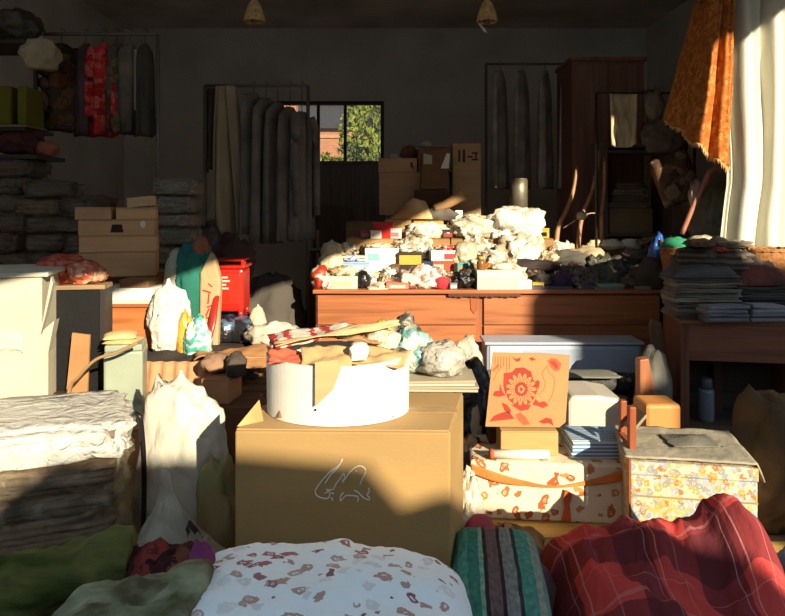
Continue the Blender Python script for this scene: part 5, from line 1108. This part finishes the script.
# flower board
t = thing('flower_board', 'orange square board printed with a big red flower', 'board', (X(529, 3.05), 3.10, Z(431, 3.05)+.004)); bw, bh = W(79, 3.05), W(73, 3.05)
t.rotation_euler = (-.10, .0, 0)
b = NB(); ol = [(-bw/2-.012, 0), (bw/2-.03, -.004), (bw/2+.0, .02), (bw/2+.03, bh-.01), (bw/2-.1, bh), (-bw/2+.03, bh+.005)]
vprism(b, ol, 0, .012)
red = plain((176, 58, 38), .7, .08, 8, 50, .1); lt = plain((198, 146, 92), .7, .06); mid_ = plain((186, 98, 60), .7, .06)
def disc(b, cx, cz, rx, rz, y, seed=0, wob=.12, n=28, mi=0):
    vprism(b, [(cx+rx*math.cos(a)*(1+wob*math.sin(a*5+seed)), cz+rz*math.sin(a)*(1+wob*math.sin(a*4+seed*2))) for a in [2*PI*k/n for k in range(n)]], y-.0006, y, mi)
def fx(px, py): return ((px-305)/580*bw*1.0, (555-py)/520*bh)   # place on the close-up -> place on the board
def pr(pts, y=-.0010, mi=1): vprism(b, [fx(*p) for p in pts], y, -.0001, mi)
c0 = fx(268, 290)
disc(b, *c0, bw*.205, bw*.215, -.0003, 1, .05, 28, 1)
pr([(140, 175), (200, 170), (230, 140), (290, 135), (345, 165), (362, 230), (320, 210), (210, 200), (150, 330), (135, 270)])
pr([(55, 335), (70, 305), (105, 300), (110, 250), (125, 300), (150, 335), (100, 345)])
pr([(190, 400), (340, 400), (320, 435), (260, 445)])
pr([(25, 520), (60, 480), (110, 460), (170, 445), (215, 500), (120, 510)])
pr([(120, 385), (160, 400), (190, 440), (180, 470), (140, 440)])
pr([(225, 470), (260, 455), (300, 490), (330, 540), (280, 545), (240, 510)], mi=3)
pr([(350, 400), (375, 360), (400, 385), (440, 375), (470, 405), (430, 425), (390, 410)])
pr([(395, 520), (450, 492), (490, 500), (505, 550), (470, 530), (430, 535)])
pr([(470, 85), (500, 68), (540, 72), (575, 110), (565, 150), (530, 165), (500, 140)], mi=3)
pr([(485, 95), (520, 85), (550, 120), (540, 150), (510, 120)], -.0016)
pr([(205, 60), (235, 75), (270, 62), (262, 90), (235, 95)]); pr([(330, 68), (360, 62), (385, 82), (350, 88)])
pr([(370, 240), (395, 225), (410, 238), (400, 290), (385, 260)]); pr([(55, 150), (100, 110), (110, 118), (60, 170)], mi=3)
for k in range(6): pr([(75+k*22, 58), (80+k*22, 58), (78+k*21, 120+(k*37) % 50), (73+k*21, 118+(k*37) % 50)], mi=3)
for k in range(15):
    a = 2*PI*k/15; cx, cz = c0[0]+bw*.138*math.cos(a), c0[1]+bw*.145*math.sin(a)
    pts = []
    for j in range(14):
        q = 2*PI*j/14; u, v_ = bw*.060*math.cos(q), bw*.0255*math.sin(q)
        pts.append((cx+u*math.cos(a)-v_*math.sin(a), cz+u*math.sin(a)+v_*math.cos(a)))
    vprism(b, pts, -.0026, -.0012, 2)
    vprism(b, [(c0[0]+bw*q*math.cos(a)-s*.003*math.sin(a), c0[1]+bw*q*1.05*math.sin(a)+s*.003*math.cos(a)) for q, s in ((.10, -1), (.165, -.4), (.165, .4), (.10, 1))], -.0034, -.002, 3)
disc(b, *c0, bw*.072, bw*.078, -.0028, 2, .1, 28, 1); disc(b, *c0, bw*.045, bw*.048, -.0036, 1, .1, 24, 2); disc(b, *c0, bw*.022, bw*.024, -.0044, 1, .1, 16, 1)
for pts_ in ([(455, 400), (500, 330), (520, 220), (470, 150), (520, 80)], [(395, 330), (430, 300), (450, 250), (430, 180), (470, 120)], [(60, 230), (90, 170), (130, 130)]):
    q = spline([(fx(*p)[0], 0, fx(*p)[1]) for p in pts_], 5)
    for p0, p1 in zip(q[:-1], q[1:]):
        d_ = (p1-p0).normalized(); n_ = Vector((-d_.z, 0, d_.x))*.0012
        vprism(b, [((p+s*n_).x, (p+s*n_).z) for p, s in ((p0, 1), (p0, -1), (p1, -1), (p1, 1))], -.0008, -.0001, 3)
obj('panel', b, [plain((194, 144, 92), .7, .06, 4, 60, .15), red, lt, mid_], t)
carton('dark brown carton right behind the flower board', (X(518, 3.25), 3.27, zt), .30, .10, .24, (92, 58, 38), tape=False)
# paper roll and blue papers
b = NB(); tube(b, [(X(494, 3.0), 3.02, zf+.025), (X(550, 3.0), 3.02, zf+.022)], .021, 14); t = thing('paper_roll', 'white paper roll with a rust coloured end on the floral box', 'roll', (0, 0, 0)); obj('roll_body', b, paint((250, 242, 222), .7), t)
b = NB(); tube(b, [(X(490, 3.0), 3.02, zf+.026), (X(493.8, 3.0), 3.02, zf+.025)], .023, 14); obj('rust_end', b, card((186, 96, 56)), t)
t = thing('paper_stack', 'blue and white striped stack of papers on the floral cloth box', 'papers', (X(596, 3.1), 3.12, zt)); 
b = NB(); w2 = W(58, 3.1)
for k in range(9): cbox(b, (.002*math.sin(k*2), .002*math.cos(k*3), .006+.0085*k), (w2-.002*k, .2, .0075), k % 2)
obj('sheets', b, [paint((240, 240, 236), .7), paint((96, 150, 196), .7)], t)
b = NB(); cbox(b, (-.002, .0, .0835), (w2*.96, .19, .004), 0, (.02, .02, 0)); obj('top_sheet', b, stripes([(0, (214, 226, 234)), (.5, (116, 164, 204))], 'Generated', 1, .05, rep=9), t)
# red brown wooden frame
t = thing('wooden_stand', 'red brown wooden frame standing between the floral box and the trunk', 'frame', (X(631, 2.88), 2.95, 0)); fm = wood((164, 84, 46), 2)
zt_ = Z(400, 2.9)
for s, zz_ in ((-1, Z(402, 2.9)), (1, Z(408, 2.9))):
    b = NB(); cbox(b, (s*.012+.0, -.02+s*.09, zz_/2), (.03, .035, zz_)); obj('post', b, fm, t, bevel=.004)
b = NB(); cbox(b, (0, -.02, .42), (.025, .15, .06)); obj('rail', b, fm, t)
b = NB(); cbox(b, (0, -.02, .12), (.025, .15, .06)); obj('rail', b, fm, t)
b = NB(); cbox(b, (0, 0, 0), (.012, .16, .10), 0, (0, .7, .0)); o = obj('grey_slat', b, plain((150, 140, 112), .8), t); o.location = (.045, .03, Z(424, 2.9)-.0)
# tan box and its base
carton('brown carton behind the patterned trunk, under the tan box', (X(660, 3.3), 3.32, 0), .2, .22, Z(432, 3.25), (150, 100, 60), tape=False)
b = NB(); box(b, -W(18, 3.25), W(18, 3.25), -.09, .09, 0, W(28, 3.25)); t = thing('tan_box', 'orange tan rounded box behind the patterned trunk', 'box', (X(662, 3.25), 3.32, Z(432, 3.25)+.002)); obj('body', b, paint((222, 150, 76), .6), t, bevel=.018)
# trunk
Yt = 2.7; x0, x1 = X(637, Yt), X(757, Yt); zt = Z(462, Yt); w = x1-x0
tr = thing('flowered_chest', 'trunk with a yellow and blue flowered front and a grey cloth on its lid', 'trunk', ((x0+x1)/2+.015, Yt+.18, 0), -.16)
M_TR = floral((226, 216, 186), ((222, 172, 84), (168, 174, 184), (196, 130, 80), (170, 166, 156), (222, 192, 124), (186, 190, 192)), 46, .7, 'Object')
b = NB(); box(b, -w/2, w/2, -.18, .18, 0, zt-.07); obj('body', b, M_TR, tr, bevel=.006)
b = NB(); box(b, -w/2-.002, w/2+.002, -.183, .183, zt-.145-.07+.066, zt-.012) if False else box(b, -w/2-.003, w/2+.003, -.184, .184, zt-.069, zt-.012); obj('lid', b, M_TR, tr, bevel=.006)
b = NB(); box(b, -w/2-.001, w/2+.001, -.182, -.178, zt-.16, zt-.153); obj('seam', b, paint((170, 150, 100)), tr)
b = NB(); box(b, -w/2-.008, -w/2-.0005, -.186, -.176, 0, zt); obj('corner_strip', b, wood((170, 92, 46), 2), tr)
b = NB(); 
grid(b, 40, 30, lambda u, v: ((u-.5)*(w+.05)+.02*(v), (v-.5)*.40+.02, zt+.004+.005*fb(u*5, v*4, 7)+.004*abs(fb(u*9, v*3, 2))-(.12*max(0, u-.955)/.045*.6)))
obj('cloth_cover', b, plain((176, 166, 142), .9, .2, 4, 40, .4), tr, solid=.008)
heap('grey crumpled rag lying on the trunk lid', (X(690, 2.9), 2.9, zt+.013), .22, .16, .022, cloth((150, 142, 122), (96, 90, 76)), 310, 'grey_rag', 'rag', nx=22, ny=18, fold=.4, p=1.3, edge=1)
bag('dark brown dusty sack at the right edge behind the trunk', (X(783, 2.95), 3.05, 0), .19, .2, Z(402, 2.95)/1.75, plain((150, 116, 80), .95, .3, 5, 60, .4, .1, col2=(96, 78, 58)), 311, 'dusty_sack', 'sack', ridge=.15, amp=.2)
bag('small mossy brown sack between the trunk and the dusty sack', (X(757, 3.2), 3.22, 0), .10, .1, Z(418, 3.2)/1.75, cloth((92, 84, 58), (60, 54, 42)), 312, 'mossy_sack', 'sack', ridge=.18)
b = NB(); box(b, -.25, .32, -.09, .09, 0, .03); tag(obj('floor_plank', b, wood((228, 184, 100)), None, (1.82, 2.75, 0)), 'yellow wooden plank on the floor right of the trunk', 'plank')
bag('brown and blue small rag on the yellow plank right of the tartan quilt', (1.62, 2.62, .0), .06, .07, .06, cloth((120, 100, 90), (60, 80, 120)), 313, 'small_rag', 'rag', sub=3)
# black bags and white papers between big carton and floral box
bag('black plastic bag behind the big carton, left of the flower board', (X(476, 3.5), 3.5, 0), .16, .14, .36, plastic((26, 23, 22), 0, .6), 320, 'black_bag')
bag('dark brown bag low beside the floral cloth box', (X(470, 3.1), 3.22, 0), .09, .1, .20, plastic((52, 38, 30), 0, .6), 321, 'dark_bag')
bag('white torn tissue paper strip at the right of the big carton', (X(470, 2.72), 2.78, .0), .055, .06, .20, plastic((244, 230, 200), 0, 1), 322, 'tissue_paper', 'paper', ridge=.4)
bag('white lace scrap hanging on the black bag', (X(478, 3.3), 3.36, .28), .03, .03, .1, cloth((196, 180, 150)), 323, 'lace_scrap', 'lace', sub=3)
# ================================================================== big carton and the round tub
bc = thing('big_carton', 'big brown carton with a white scribble on its shaded front', 'box', (-.13, 2.2, 0))
P0 = [(-.489, 2.015), (.178, 2.0), (.262, 2.405), (-.42, 2.42)]; P0 = [(x+.13, y-2.2) for x, y in P0]; zc = .808
M_C = plain((184, 148, 94), .8, .08, 2, 60, .1, .25, stretch=(1, 1, 3))
b = NB(); prism(b, P0, 0, zc-.008); obj('body', b, M_C, bc, bevel=.006)
b = NB(); mx0, mx1 = [(P0[0][i]+P0[3][i])/2 for i in (0, 1)], [(P0[1][i]+P0[2][i])/2 for i in (0, 1)]
prism(b, [(P0[0][0]+.004, P0[0][1]+.002), (P0[1][0]-.004, P0[1][1]+.002), (mx1[0]-.004, mx1[1]-.003), (mx0[0]+.004, mx0[1]-.003)], zc-.0075, zc-.002); obj('flap', b, plain((196, 158, 106), .8, .08, 2, 60, .1), bc, bevel=.002)
b = NB(); prism(b, [(mx0[0]+.004, mx0[1]+.003), (mx1[0]-.004, mx1[1]+.003), (P0[2][0]-.004, P0[2][1]-.002), (P0[3][0]+.004, P0[3][1]-.002)], zc-.0075, zc-.002); obj('flap', b, plain((196, 158, 106), .8, .08, 2, 60, .1), bc, bevel=.002)
b = NB(); prism(b, [(mx0[0]+.004, mx0[1]-.03), (mx1[0]-.004, mx1[1]-.03), (mx1[0]-.004, mx1[1]+.03), (mx0[0]+.004, mx0[1]+.03)], zc-.0018, zc-.0008); obj('tape', b, plastic((200, 160, 104), 0, .1, .3), bc)
# raised corner flap at the left back of the front edge
b = NB(); vs = [(P0[0][0]+.002, P0[0][1]+.02, zc-.002), (P0[0][0]+.075, P0[0][1]+.07, zc-.001), (P0[0][0]+.055, P0[0][1]+.10, zc+.058)]
f1 = [b.verts.new(v_) for v_ in vs]; f2 = [b.verts.new((v_[0], v_[1]+.004, v_[2])) for v_ in vs]
b.faces.new(f1); b.faces.new(f2[::-1])
for i in range(3): b.faces.new((f1[i], f1[(i+1) % 3], f2[(i+1) % 3], f2[i]))
obj('corner_flap', b, plain((206, 164, 106), .8), bc)
# the scribble: traced from the photograph's close-up, in millimetres on the front face
def sc(px, py):
    X_ = 305+px*80/785; Y_ = 450+py*60/589
    return Vector((X(X_, 2.0)+.13, 2.006-2.2-.0, Z(Y_, 2.0)))
strokes = [[(190, 345), (250, 255), (320, 180), (365, 95), (330, 160), (240, 230), (150, 330), (98, 410), (110, 455), (150, 480), (215, 488), (240, 455), (230, 410), (205, 400)],
           [(190, 440), (225, 415), (262, 398)], [(275, 405), (300, 350), (340, 295), (378, 240), (385, 290), (370, 328), (368, 300)],
           [(390, 300), (440, 225), (500, 175), (545, 165), (585, 190), (590, 235), (560, 290), (540, 345)],
           [(375, 430), (350, 460), (345, 510), (370, 490), (400, 458), (460, 458), (510, 465), (522, 490), (512, 515)],
           [(480, 405), (520, 425), (565, 470), (600, 490), (632, 495), (628, 470), (605, 450), (630, 420), (625, 380)],
           [(250, 480), (268, 490), (262, 508)], [(255, 437), (280, 436)], [(495, 212), (505, 216)]]
b = NB()
for s in strokes:
    pts = [sc(*p) for p in s]
    for p in pts:   # keep on the (slightly turned) front face
        f_ = (p.x-P0[0][0])/(P0[1][0]-P0[0][0]); p.y = P0[0][1]+(P0[1][1]-P0[0][1])*f_-.0006
    tube(b, pts, .0024, 5, smoothn=4)
obj('white_scribble', b, paint((244, 236, 220), .8), bc)
# tub
tb = thing('round_tub', 'round white cardboard tub with a slit rim, full of paper scraps', 'tub', (X(338, 2.2), 2.212, zc))
rx, ry, ht = .243, .185, .192; Mw = paint((250, 244, 228), .75)
b = NB(); N = 72; slit = X(315, 2.05)-X(338, 2.2)
def rimz(x, y):
    if y > 0: return ht
    z = ht-.004*math.cos(x*9)
    if slit-.002 < x < slit+.16: z = min(z, ht*.60+max(0, x-slit)*.95)
    return z
ring = []
for k in range(N):
    a = 2*PI*k/N; x, y = rx*math.cos(a), ry*math.sin(a); zt_ = rimz(x, y); ring.append((x, y, zt_))
lo = [b.verts.new((x*.985, y*.985, .0 if True else 0)) for x, y, z in ring]; up = [b.verts.new(p) for p in ring]
lo_i = [b.verts.new((x*.97, y*.97, .005)) for x, y, z in ring]; up_i = [b.verts.new((x*.98, y*.98, z-.001)) for x, y, z in ring]
for k in range(N):
    j = (k+1) % N
    b.faces.new((lo[k], lo[j], up[j], up[k])); b.faces.new((up[k], up[j], up_i[j], up_i[k])); b.faces.new((up_i[k], up_i[j], lo_i[j], lo_i[k])); b.faces.new((lo[j], lo[k], lo_i[k], lo_i[j]))
b.faces.new(lo_i); b.faces.new(lo[::-1]); obj('wall', b, Mw, tb)
b = NB(); yv = lambda x: -ry*math.sqrt(max(0, 1-(x/rx)**2))
vprism(b, [(slit+.004, ht*.34), (slit+.004, ht+.012), (slit+.075, ht+.02), (slit+.085, ht-.01), (slit+.06, ht*.62)], yv(slit+.04)-.011, yv(slit+.04)-.006); obj('bent_flap', b, card((206, 178, 128)), tb)
b = NB(); lathe(b, [(.0035, -.0), (.0035, .003)], 10); o = obj('rivet_hole', b, paint((30, 24, 20)), tb); o.location = (slit+.004, yv(slit)-.001, ht*.27); o.rotation_euler = (PI/2, 0, 0)
tx, ty = X(338, 2.2), 2.212
def leaf(lb, x, y, z, w, d, c, rz, rx_, ry_, seed, nm='cardboard_scrap', cat='cardboard', mat=None, wav=.02):
    b = NB(); grid(b, 16, 12, lambda u, v: ((u-.5)*w*(1+.08*fb(v*3, seed, 2)), (v-.5)*d*(1+.12*fb(u*4, seed, 5)), wav*fb(u*2+seed, v*2, 1)))
    return tag(obj(nm, b, mat or card(c), None, (x, y, z), (rx_, ry_, rz), solid=.004), lb, cat)
heap('crumpled brown paper filling the round white tub', (tx, ty+.01, zc+.006), rx*1.55, ry*1.4, .185, card((188, 152, 106)), 330, 'crumpled_paper', 'paper', fold=.25, p=3)
leaf('red and white printed sheet lying across the left of the round tub', tx-.10, ty+.03, zc+.245, .28, .13, None, .28, .15, -.12, 3, 'printed_sheet', 'sheet', stripes([(0, (240, 228, 210)), (.25, (206, 66, 60)), (.42, (242, 226, 206)), (.6, (212, 80, 70)), (.8, (240, 226, 204))], 'UV', 0, .25, rep=2))
leaf('pale tan cardboard strip lying diagonally on top of the tub scraps', tx+.0, ty-.02, zc+.262, .42, .055, (222, 190, 140), .22, .1, -.14, 5, wav=.012)
leaf('tan cardboard scrap with dark holes at the front of the tub', tx-.03, ty-.11, zc+.20, .16, .10, (204, 170, 118), .1, .5, 0, 7)
leaf('light tan cardboard scrap at the right of the tub', tx+.14, ty-.07, zc+.195, .19, .13, (214, 182, 130), -.2, .2, .05, 9)
leaf('reddish card scrap at the left inside the tub', tx-.14, ty-.09, zc+.195, .16, .09, (200, 104, 78), .15, .3, .05, 11, 'red_card')
leaf('brown cardboard scrap under the diagonal strip', tx+.07, ty+.06, zc+.24, .2, .12, (190, 146, 98), -.3, .1, .1, 13)
bag('small white paper cube at the front rim of the tub', (tx+.075, ty-.10, zc+.19), .03, .025, .03, plastic((252, 246, 230), 0, .3), 14, 'paper_wad', 'paper', sub=3, sq=.5)
bag('white crumpled tissue behind the right of the tub scraps', (tx+.15, ty+.04, zc+.19), .06, .04, .04, plastic((246, 232, 200), 0, .9), 15, 'tissue_paper', 'paper', sub=3)
bag('yellow plastic scrap under the end of the diagonal strip', (tx+.145, ty+.10, zc+.19), .045, .04, .05, plastic((232, 194, 90), 0, .8), 16, 'yellow_scrap', 'plastic', sub=3)
# behind the big carton: papers and silver bags on a carton
carton('brown carton behind the big one, under silver plastic bags', (X(402, 2.8), 2.72, 0), .40, .40, Z(391, 2.6), (150, 110, 70), tape=False)
zk = Z(391, 2.6)+.002; z = zk
for i in range(4):
    b = NB(); w_ = .40-.02*i; vprism(b, [(-w_/2, 0), (w_/2, .001), (w_/2, .010), (-w_/2, .009)], -.14, .14); tag(obj('newspaper', b, paint([(206, 190, 160), (180, 166, 140), (216, 204, 176), (190, 176, 146)][i], .9), None, (X(428, 2.65)+.01*(i % 2), 2.72, z), (0, 0, .03*(i-1.5))), '%s newspaper of the flat pile right of the tub' % ['lowest', 'second', 'third', 'topmost'][i], 'newspaper', 'newspapers right of the tub'); z += .0112
bag('silver grey plastic bag on the newspapers right of the tub', (X(441, 2.66), 2.68, z), .10, .08, .075, plastic((196, 190, 174), 0, 1, .2), 340, amp=.3)
bag('pale teal and white plastic bag behind the right of the tub', (X(413, 2.7), 2.74, z), .10, .09, .095, plastic((226, 226, 206), 0, .9, .25, 8, (140, 196, 190)), 341, amp=.3)
bag('grey net bag with dark folds behind the tub', (X(398, 2.9), 2.86, zk), .11, .09, .14, plastic((176, 166, 142), 0, 1, .3, 12, (84, 80, 70)), 342, 'net_bag', amp=.3)
bag('white sunlit plastic strip bag left of the grey blue box', (X(468, 3.9), 3.96, 0), .14, .1, .38, plastic((226, 214, 186), 0, .9), 343, 'white_bag')
# ================================================================== left front
# plastic wrapped stack
rnd = random.Random(21)
sx, sy = X(45, 2.3), 2.30
z = 0; inn = [(80, 60, 44), (64, 50, 40), (110, 80, 52), (70, 56, 46), (96, 74, 54), (56, 46, 40), (60, 48, 38), (120, 104, 84)]
for i in range(8):
    hh = .092 if i < 7 else .115
    last = i == 7
    t = wrapped('%s clear wrapped textile bundle from the floor in the big stack at left front' % ordn[i] if not last else 'white plastic wrapped bundle topping the big stack at left front', (sx+rnd.uniform(-.015, .015), sy, z), .56, .50, hh, cloth(inn[i], (130, 98, 70)), 350+i, .42+rnd.uniform(-.08, .08), (232, 208, 170) if not last else (246, 240, 226), .76 if not last else .10, am=.13, group='wrapped bundles in the left front stack')
    z += hh+.001
# white bags
bag('tall white translucent plastic bag standing behind the knotted one', (X(176, 2.5), 2.56, .0), .185, .12, .47, plastic((240, 232, 212), .12, .7, .3, 5), 360, 'white_plastic_bag', knot=.07, kth=.90, amp=.16, ridge=.10, sub=5)
bag('knotted white translucent bag flaring downward in front of the tall one', (X(174, 2.2), 2.22, .0), .175, .11, .37, plastic((232, 222, 198), .42, .8, .3, 5), 361, 'white_plastic_bag', knot=.30, kth=.05, amp=.18, ridge=.14, lean=-.12, sub=5)
bag('dark textile lump inside the lower part of the knotted bag', (X(184, 2.2), 2.22, .02), .09, .06, .22, cloth((46, 36, 30)), 362, 'dark_textile', 'textile')
b = NB(); tube(b, [(X(133, 2.25), 2.30, .0), (X(143, 2.25), 2.26, .5), (X(142.5, 2.25), 2.24, Z(425, 2.25)), (X(139, 2.25), 2.24, Z(414, 2.25)), (X(133, 2.25), 2.26, Z(415, 2.25))], .009, 8, smoothn=6); tag(obj('black_hook', b, paint((24, 22, 22), .4)), 'black hooked umbrella handle between the wrapped stack and the white bag', 'handle')
bag('striped tan bundle between the knotted bag and the big carton', (X(219, 2.42), 2.44, 0), .09, .1, Z(466, 2.4)/1.75, cloth((200, 150, 96), (130, 140, 84)), 363, 'striped_bundle', 'bundle')
# low bench under the front bundles
t = thing('low_bench', 'low wooden bench under the pillow and bundles at the front', 'bench', (-.5, 1.52, 0)); bwm = wood((120, 90, 60))
b = NB(); box(b, -.85, .66, -.36, .36, .33, .36); obj('seat', b, bwm, t)
for a in (-.8, .6):
    for c_ in (-.3, .3):
        b = NB(); box(b, a-.03, a+.03, c_-.03, c_+.03, 0, .33); obj('leg', b, wood((120, 90, 60), 2), t)
# green roll
def roll(name, label, cat, pts, rf, m, seed, dn=.03, fr=6, seg=40, flat=.9, twist=1.5):
    b = NB(); tube(b, pts, rf, seg, smoothn=14, flat=flat)
    c0_ = sum((v.co for v in b.verts), Vector())/len(b.verts)
    for v in b.verts:
        p = v.co; q = fb(p.x*fr*.6+p.z*twist, p.y*fr+seed, p.z*fr)*.6+rid(p.x*fr*.5+p.z*fr*.5+seed, p.y*fr*.8, p.z*fr*.6)*.5
        ax = Vector((0, p.y-c0_.y, p.z-c0_.z)); ax = ax.normalized() if ax.length else ax
        v.co = p+ax*q*dn
    zmin = min(v.co.z for v in b.verts)
    return tag(obj(name, b, m), label, cat)
roll('green_blanket_roll', 'dark green rolled blanket at the left front', 'blanket', [(X(-70, 1.78), 1.70, .44), (X(0, 1.78), 1.72, .46), (X(70, 1.75), 1.73, .51), (X(118, 1.75), 1.76, .55), (X(134, 1.75), 1.77, .555)], lambda q: (.098-.03*q)*(1 if q < .9 else max(.3, (1-q)/.1)), plain((66, 84, 36), .9, .3, 4, 60, .3, .1, stretch=(.5, 4, 4), col2=(126, 122, 72)), 3, .045, 9)
bag('black cloth bundle under the green rolled blanket', (X(40, 1.6), 1.70, .361), .42, .12, .045, cloth((36, 30, 28), (60, 40, 38)), 370, 'black_cloth', 'cloth')
bag('dark red and brown patterned scarf between the green roll and the purple cloth', (X(166, 1.72), 1.72, .361), .125, .10, .13, floral((84, 42, 40), ((120, 74, 60), (60, 30, 32), (140, 60, 56)), 16, .7), 371, 'patterned_scarf', 'scarf', ridge=.4)
bag('bright purple cloth end beside the floral pillow', (X(199, 1.62), 1.62, .361), .05, .06, .165, cloth((120, 34, 94)), 372, 'purple_cloth', 'cloth', sub=4, ridge=.15)
roll('printed_bundle', 'plump green and cream printed cloth bundle at the bottom left', 'bundle', [(X(-60, 1.4), 1.36, .40), (X(10, 1.42), 1.40, .44), (X(70, 1.45), 1.44, .49), (X(120, 1.47), 1.46, .515), (X(168, 1.48), 1.47, .51), (X(192, 1.48), 1.47, .49)], lambda q: (.07+.085*min(1, q*1.25))*(1 if q < .86 else max(.2, math.sqrt(max(0, 1-((q-.86)/.14)**2)))), plain((112, 104, 74), .9, .25, 14, 60, .4, .1, stretch=(.6, 1, 1), col2=(176, 184, 150)), 9, .06, 10)
bag('dark maroon cloth below the printed bundle at the bottom left', (X(40, 1.3), 1.36, .361), .35, .14, .04, cloth((50, 30, 30)), 374, 'maroon_cloth', 'cloth')
# floral pillow
M_P = floral((272, 282, 286), ((190, 130, 136), (210, 176, 164), (166, 110, 120), (214, 190, 184)), 11, .36, 'UV', sx=(1.5, 1.2, 1))
o = obj('floral_pillow', cushion_bm(.78, .62, .265, 5, 70, 50, .016, 6, p=4, base=.3), M_P, None, (X(312, 1.5), 1.50, .362), (0, 0, -.03)); tag(o, 'white pillow printed with dusty red flowers at the bottom centre', 'pillow')
# teal folded quilt
M_T = stripes([(0, (84, 158, 142)), (.10, (104, 178, 160)), (.20, (76, 150, 134)), (.32, (150, 196, 178)), (.36, (66, 56, 62)), (.40, (128, 108, 110)), (.52, (60, 50, 58)), (.56, (150, 158, 156)), (.68, (70, 68, 76)), (.72, (96, 168, 152)), (.86, (170, 180, 160)), (.93, (130, 176, 160))], 'UV', 0, .03, mottle=.2)
for k, (lb, z0, h_) in enumerate((('folded brown quilt at the bottom under the teal one', 0, .17), )):
    tag(obj('folded_quilt', fold_bm(.29, .5, 4, .045, 4), cloth((120, 96, 76)), None, (X(498, 1.95), 1.95, 0)), lb, 'quilt')
o = obj('teal_quilt', cushion_bm(.295, .56, .24, 8, 40, 44, .006, 6, p=7, base=.5), M_T, None, (X(498, 1.96), 1.96, .185), (.05, 0, -.10)); tag(o, 'teal folded quilt with grey patterned bands between carton and tartan', 'quilt')
# cloth heaps on the floor between
heap('brown leafy patterned cloth heap right of the big carton', (X(505, 2.62), 2.62, 0), .40, .44, .20, floral((140, 108, 72), ((90, 70, 48), (180, 140, 92), (110, 92, 60)), 13, .7), 380, 'patterned_cloth', fold=.35)
heap('tan cloth with dark stripes thrown on the brown heap', (X(492, 2.5), 2.46, .04), .30, .26, .22, stripes([(0, (170, 132, 92)), (.6, (90, 62, 56)), (.7, (190, 150, 106))], 'Object', 0, .05, rep=12), 381, 'striped_cloth', fold=.5, freq=7)
heap('pink and red scarf beside the top of the teal quilt', (X(479, 2.34), 2.34, .0), .22, .16, .36, plain((206, 120, 110), .9, .2, 6, 60, .3, .1, col2=(190, 60, 84)), 382, 'pink_scarf', 'scarf', fold=.3)
heap('olive brown leaf print cloth spread before the plank', (X(560, 2.6), 2.62, 0), .55, .34, .11, floral((124, 96, 62), ((84, 68, 46), (170, 134, 84)), 15, .7), 383, 'leaf_print_cloth')
heap('dark maroon cloth behind the teal quilt', (X(530, 2.3), 2.26, 0), .26, .2, .24, cloth((84, 50, 52)), 384, 'maroon_cloth')
# tartan quilt
M_TT, nt, bs = base_mat('tartan'); v = coords(nt, 'UV', jit=False)
def band(ax, rep, off, wd):
    x = axis_of(nt, v, ax); q = nd(nt, 'ShaderNodeMath', operation='MULTIPLY_ADD'); nt.links.new(x, q.inputs[0]); q.inputs[1].default_value = rep; q.inputs[2].default_value = off
    f = nd(nt, 'ShaderNodeMath', operation='FRACT'); nt.links.new(q.outputs[0], f.inputs[0])
    g = nd(nt, 'ShaderNodeMath', operation='LESS_THAN'); nt.links.new(f.outputs[0], g.inputs[0]); g.inputs[1].default_value = wd; return g.outputs[0]
cur_ = nd(nt, 'ShaderNodeRGB'); cur_.outputs[0].default_value = (*lin((214, 78, 72)), 1); c_ = cur_.outputs[0]
for ax, rep, off, wd, colr, fac in ((0, 3, .1, .42, (96, 46, 52), .75), (1, 3, .2, .42, (92, 44, 50), .7), (0, 3, .62, .014, (230, 170, 164), .55), (0, 3, .74, .010, (230, 170, 164), .45), (1, 3, .74, .03, (206, 140, 136), .45), (0, 3, .36, .012, (220, 150, 150), .4), (1, 3, .40, .010, (220, 150, 150), .4)):
    m_ = nd(nt, 'ShaderNodeMix', data_type='RGBA'); k_ = nd(nt, 'ShaderNodeMath', operation='MULTIPLY'); k_.inputs[1].default_value = fac
    nt.links.new(band(ax, rep, off, wd), k_.inputs[0]); nt.links.new(k_.outputs[0], m_.inputs[0]); nt.links.new(c_, m_.inputs[6]); m_.inputs[7].default_value = (*lin(colr), 1); c_ = m_.outputs[2]
nt.links.new(c_, bs.inputs['Base Color']); bs.inputs['Roughness'].default_value = .9; bs.inputs['Specular IOR Level'].default_value = .15
nz = nd(nt, 'ShaderNodeTexNoise', i_Scale=60.0); nt.links.new(v, nz.inputs['Vector']); bump(nt, bs, nz.outputs['Fac'], .25)
def tart(u, v):
    x = X(556, 2.1)*.98+u*.80; y = 1.62+v*.86
    a, b_ = u*2-1, v*2-1
    k = max(0, (1-abs(a)**5)*(1-abs(b_)**6))**.5
    z = .19+.17*v+.05*u*v
    z += .17*math.exp(-((x-1.26)/.17)**2-((y-2.28)/.16)**2)             # peak at the back right
    z += .05*math.exp(-((x-.78)/.16)**2-((y-2.25)/.12)**2)
    z -= .10*math.exp(-((x-1.03)/.13)**2-((y-2.02)/.16)**2)             # hollow in the middle
    z += .05*math.exp(-((x-.72)/.10)**2-((y-1.85)/.3)**2)
    z += .025*fb(x*6, y*5, 2)+.05*rid(x*3.2+y*1.4, y*2.4, 4)+.02*rid(x*9-y*4, y*3+x*2, 8)
    return (x+.03*fb(x*4, y*4, 7), y+.03*fb(x*4, y*4, 3), max(.006, k*z))
b = NB(); grid(b, 90, 80, tart); grid(b, 90, 80, lambda u, v: (lambda t: (t[0], t[1], .005))(tart(u, v)))
bmesh.ops.remove_doubles(b, verts=b.verts[:], dist=1e-5)
tag(obj('tartan_quilt', b, M_TT), 'dark red tartan quilt heaped at the bottom right', 'quilt')
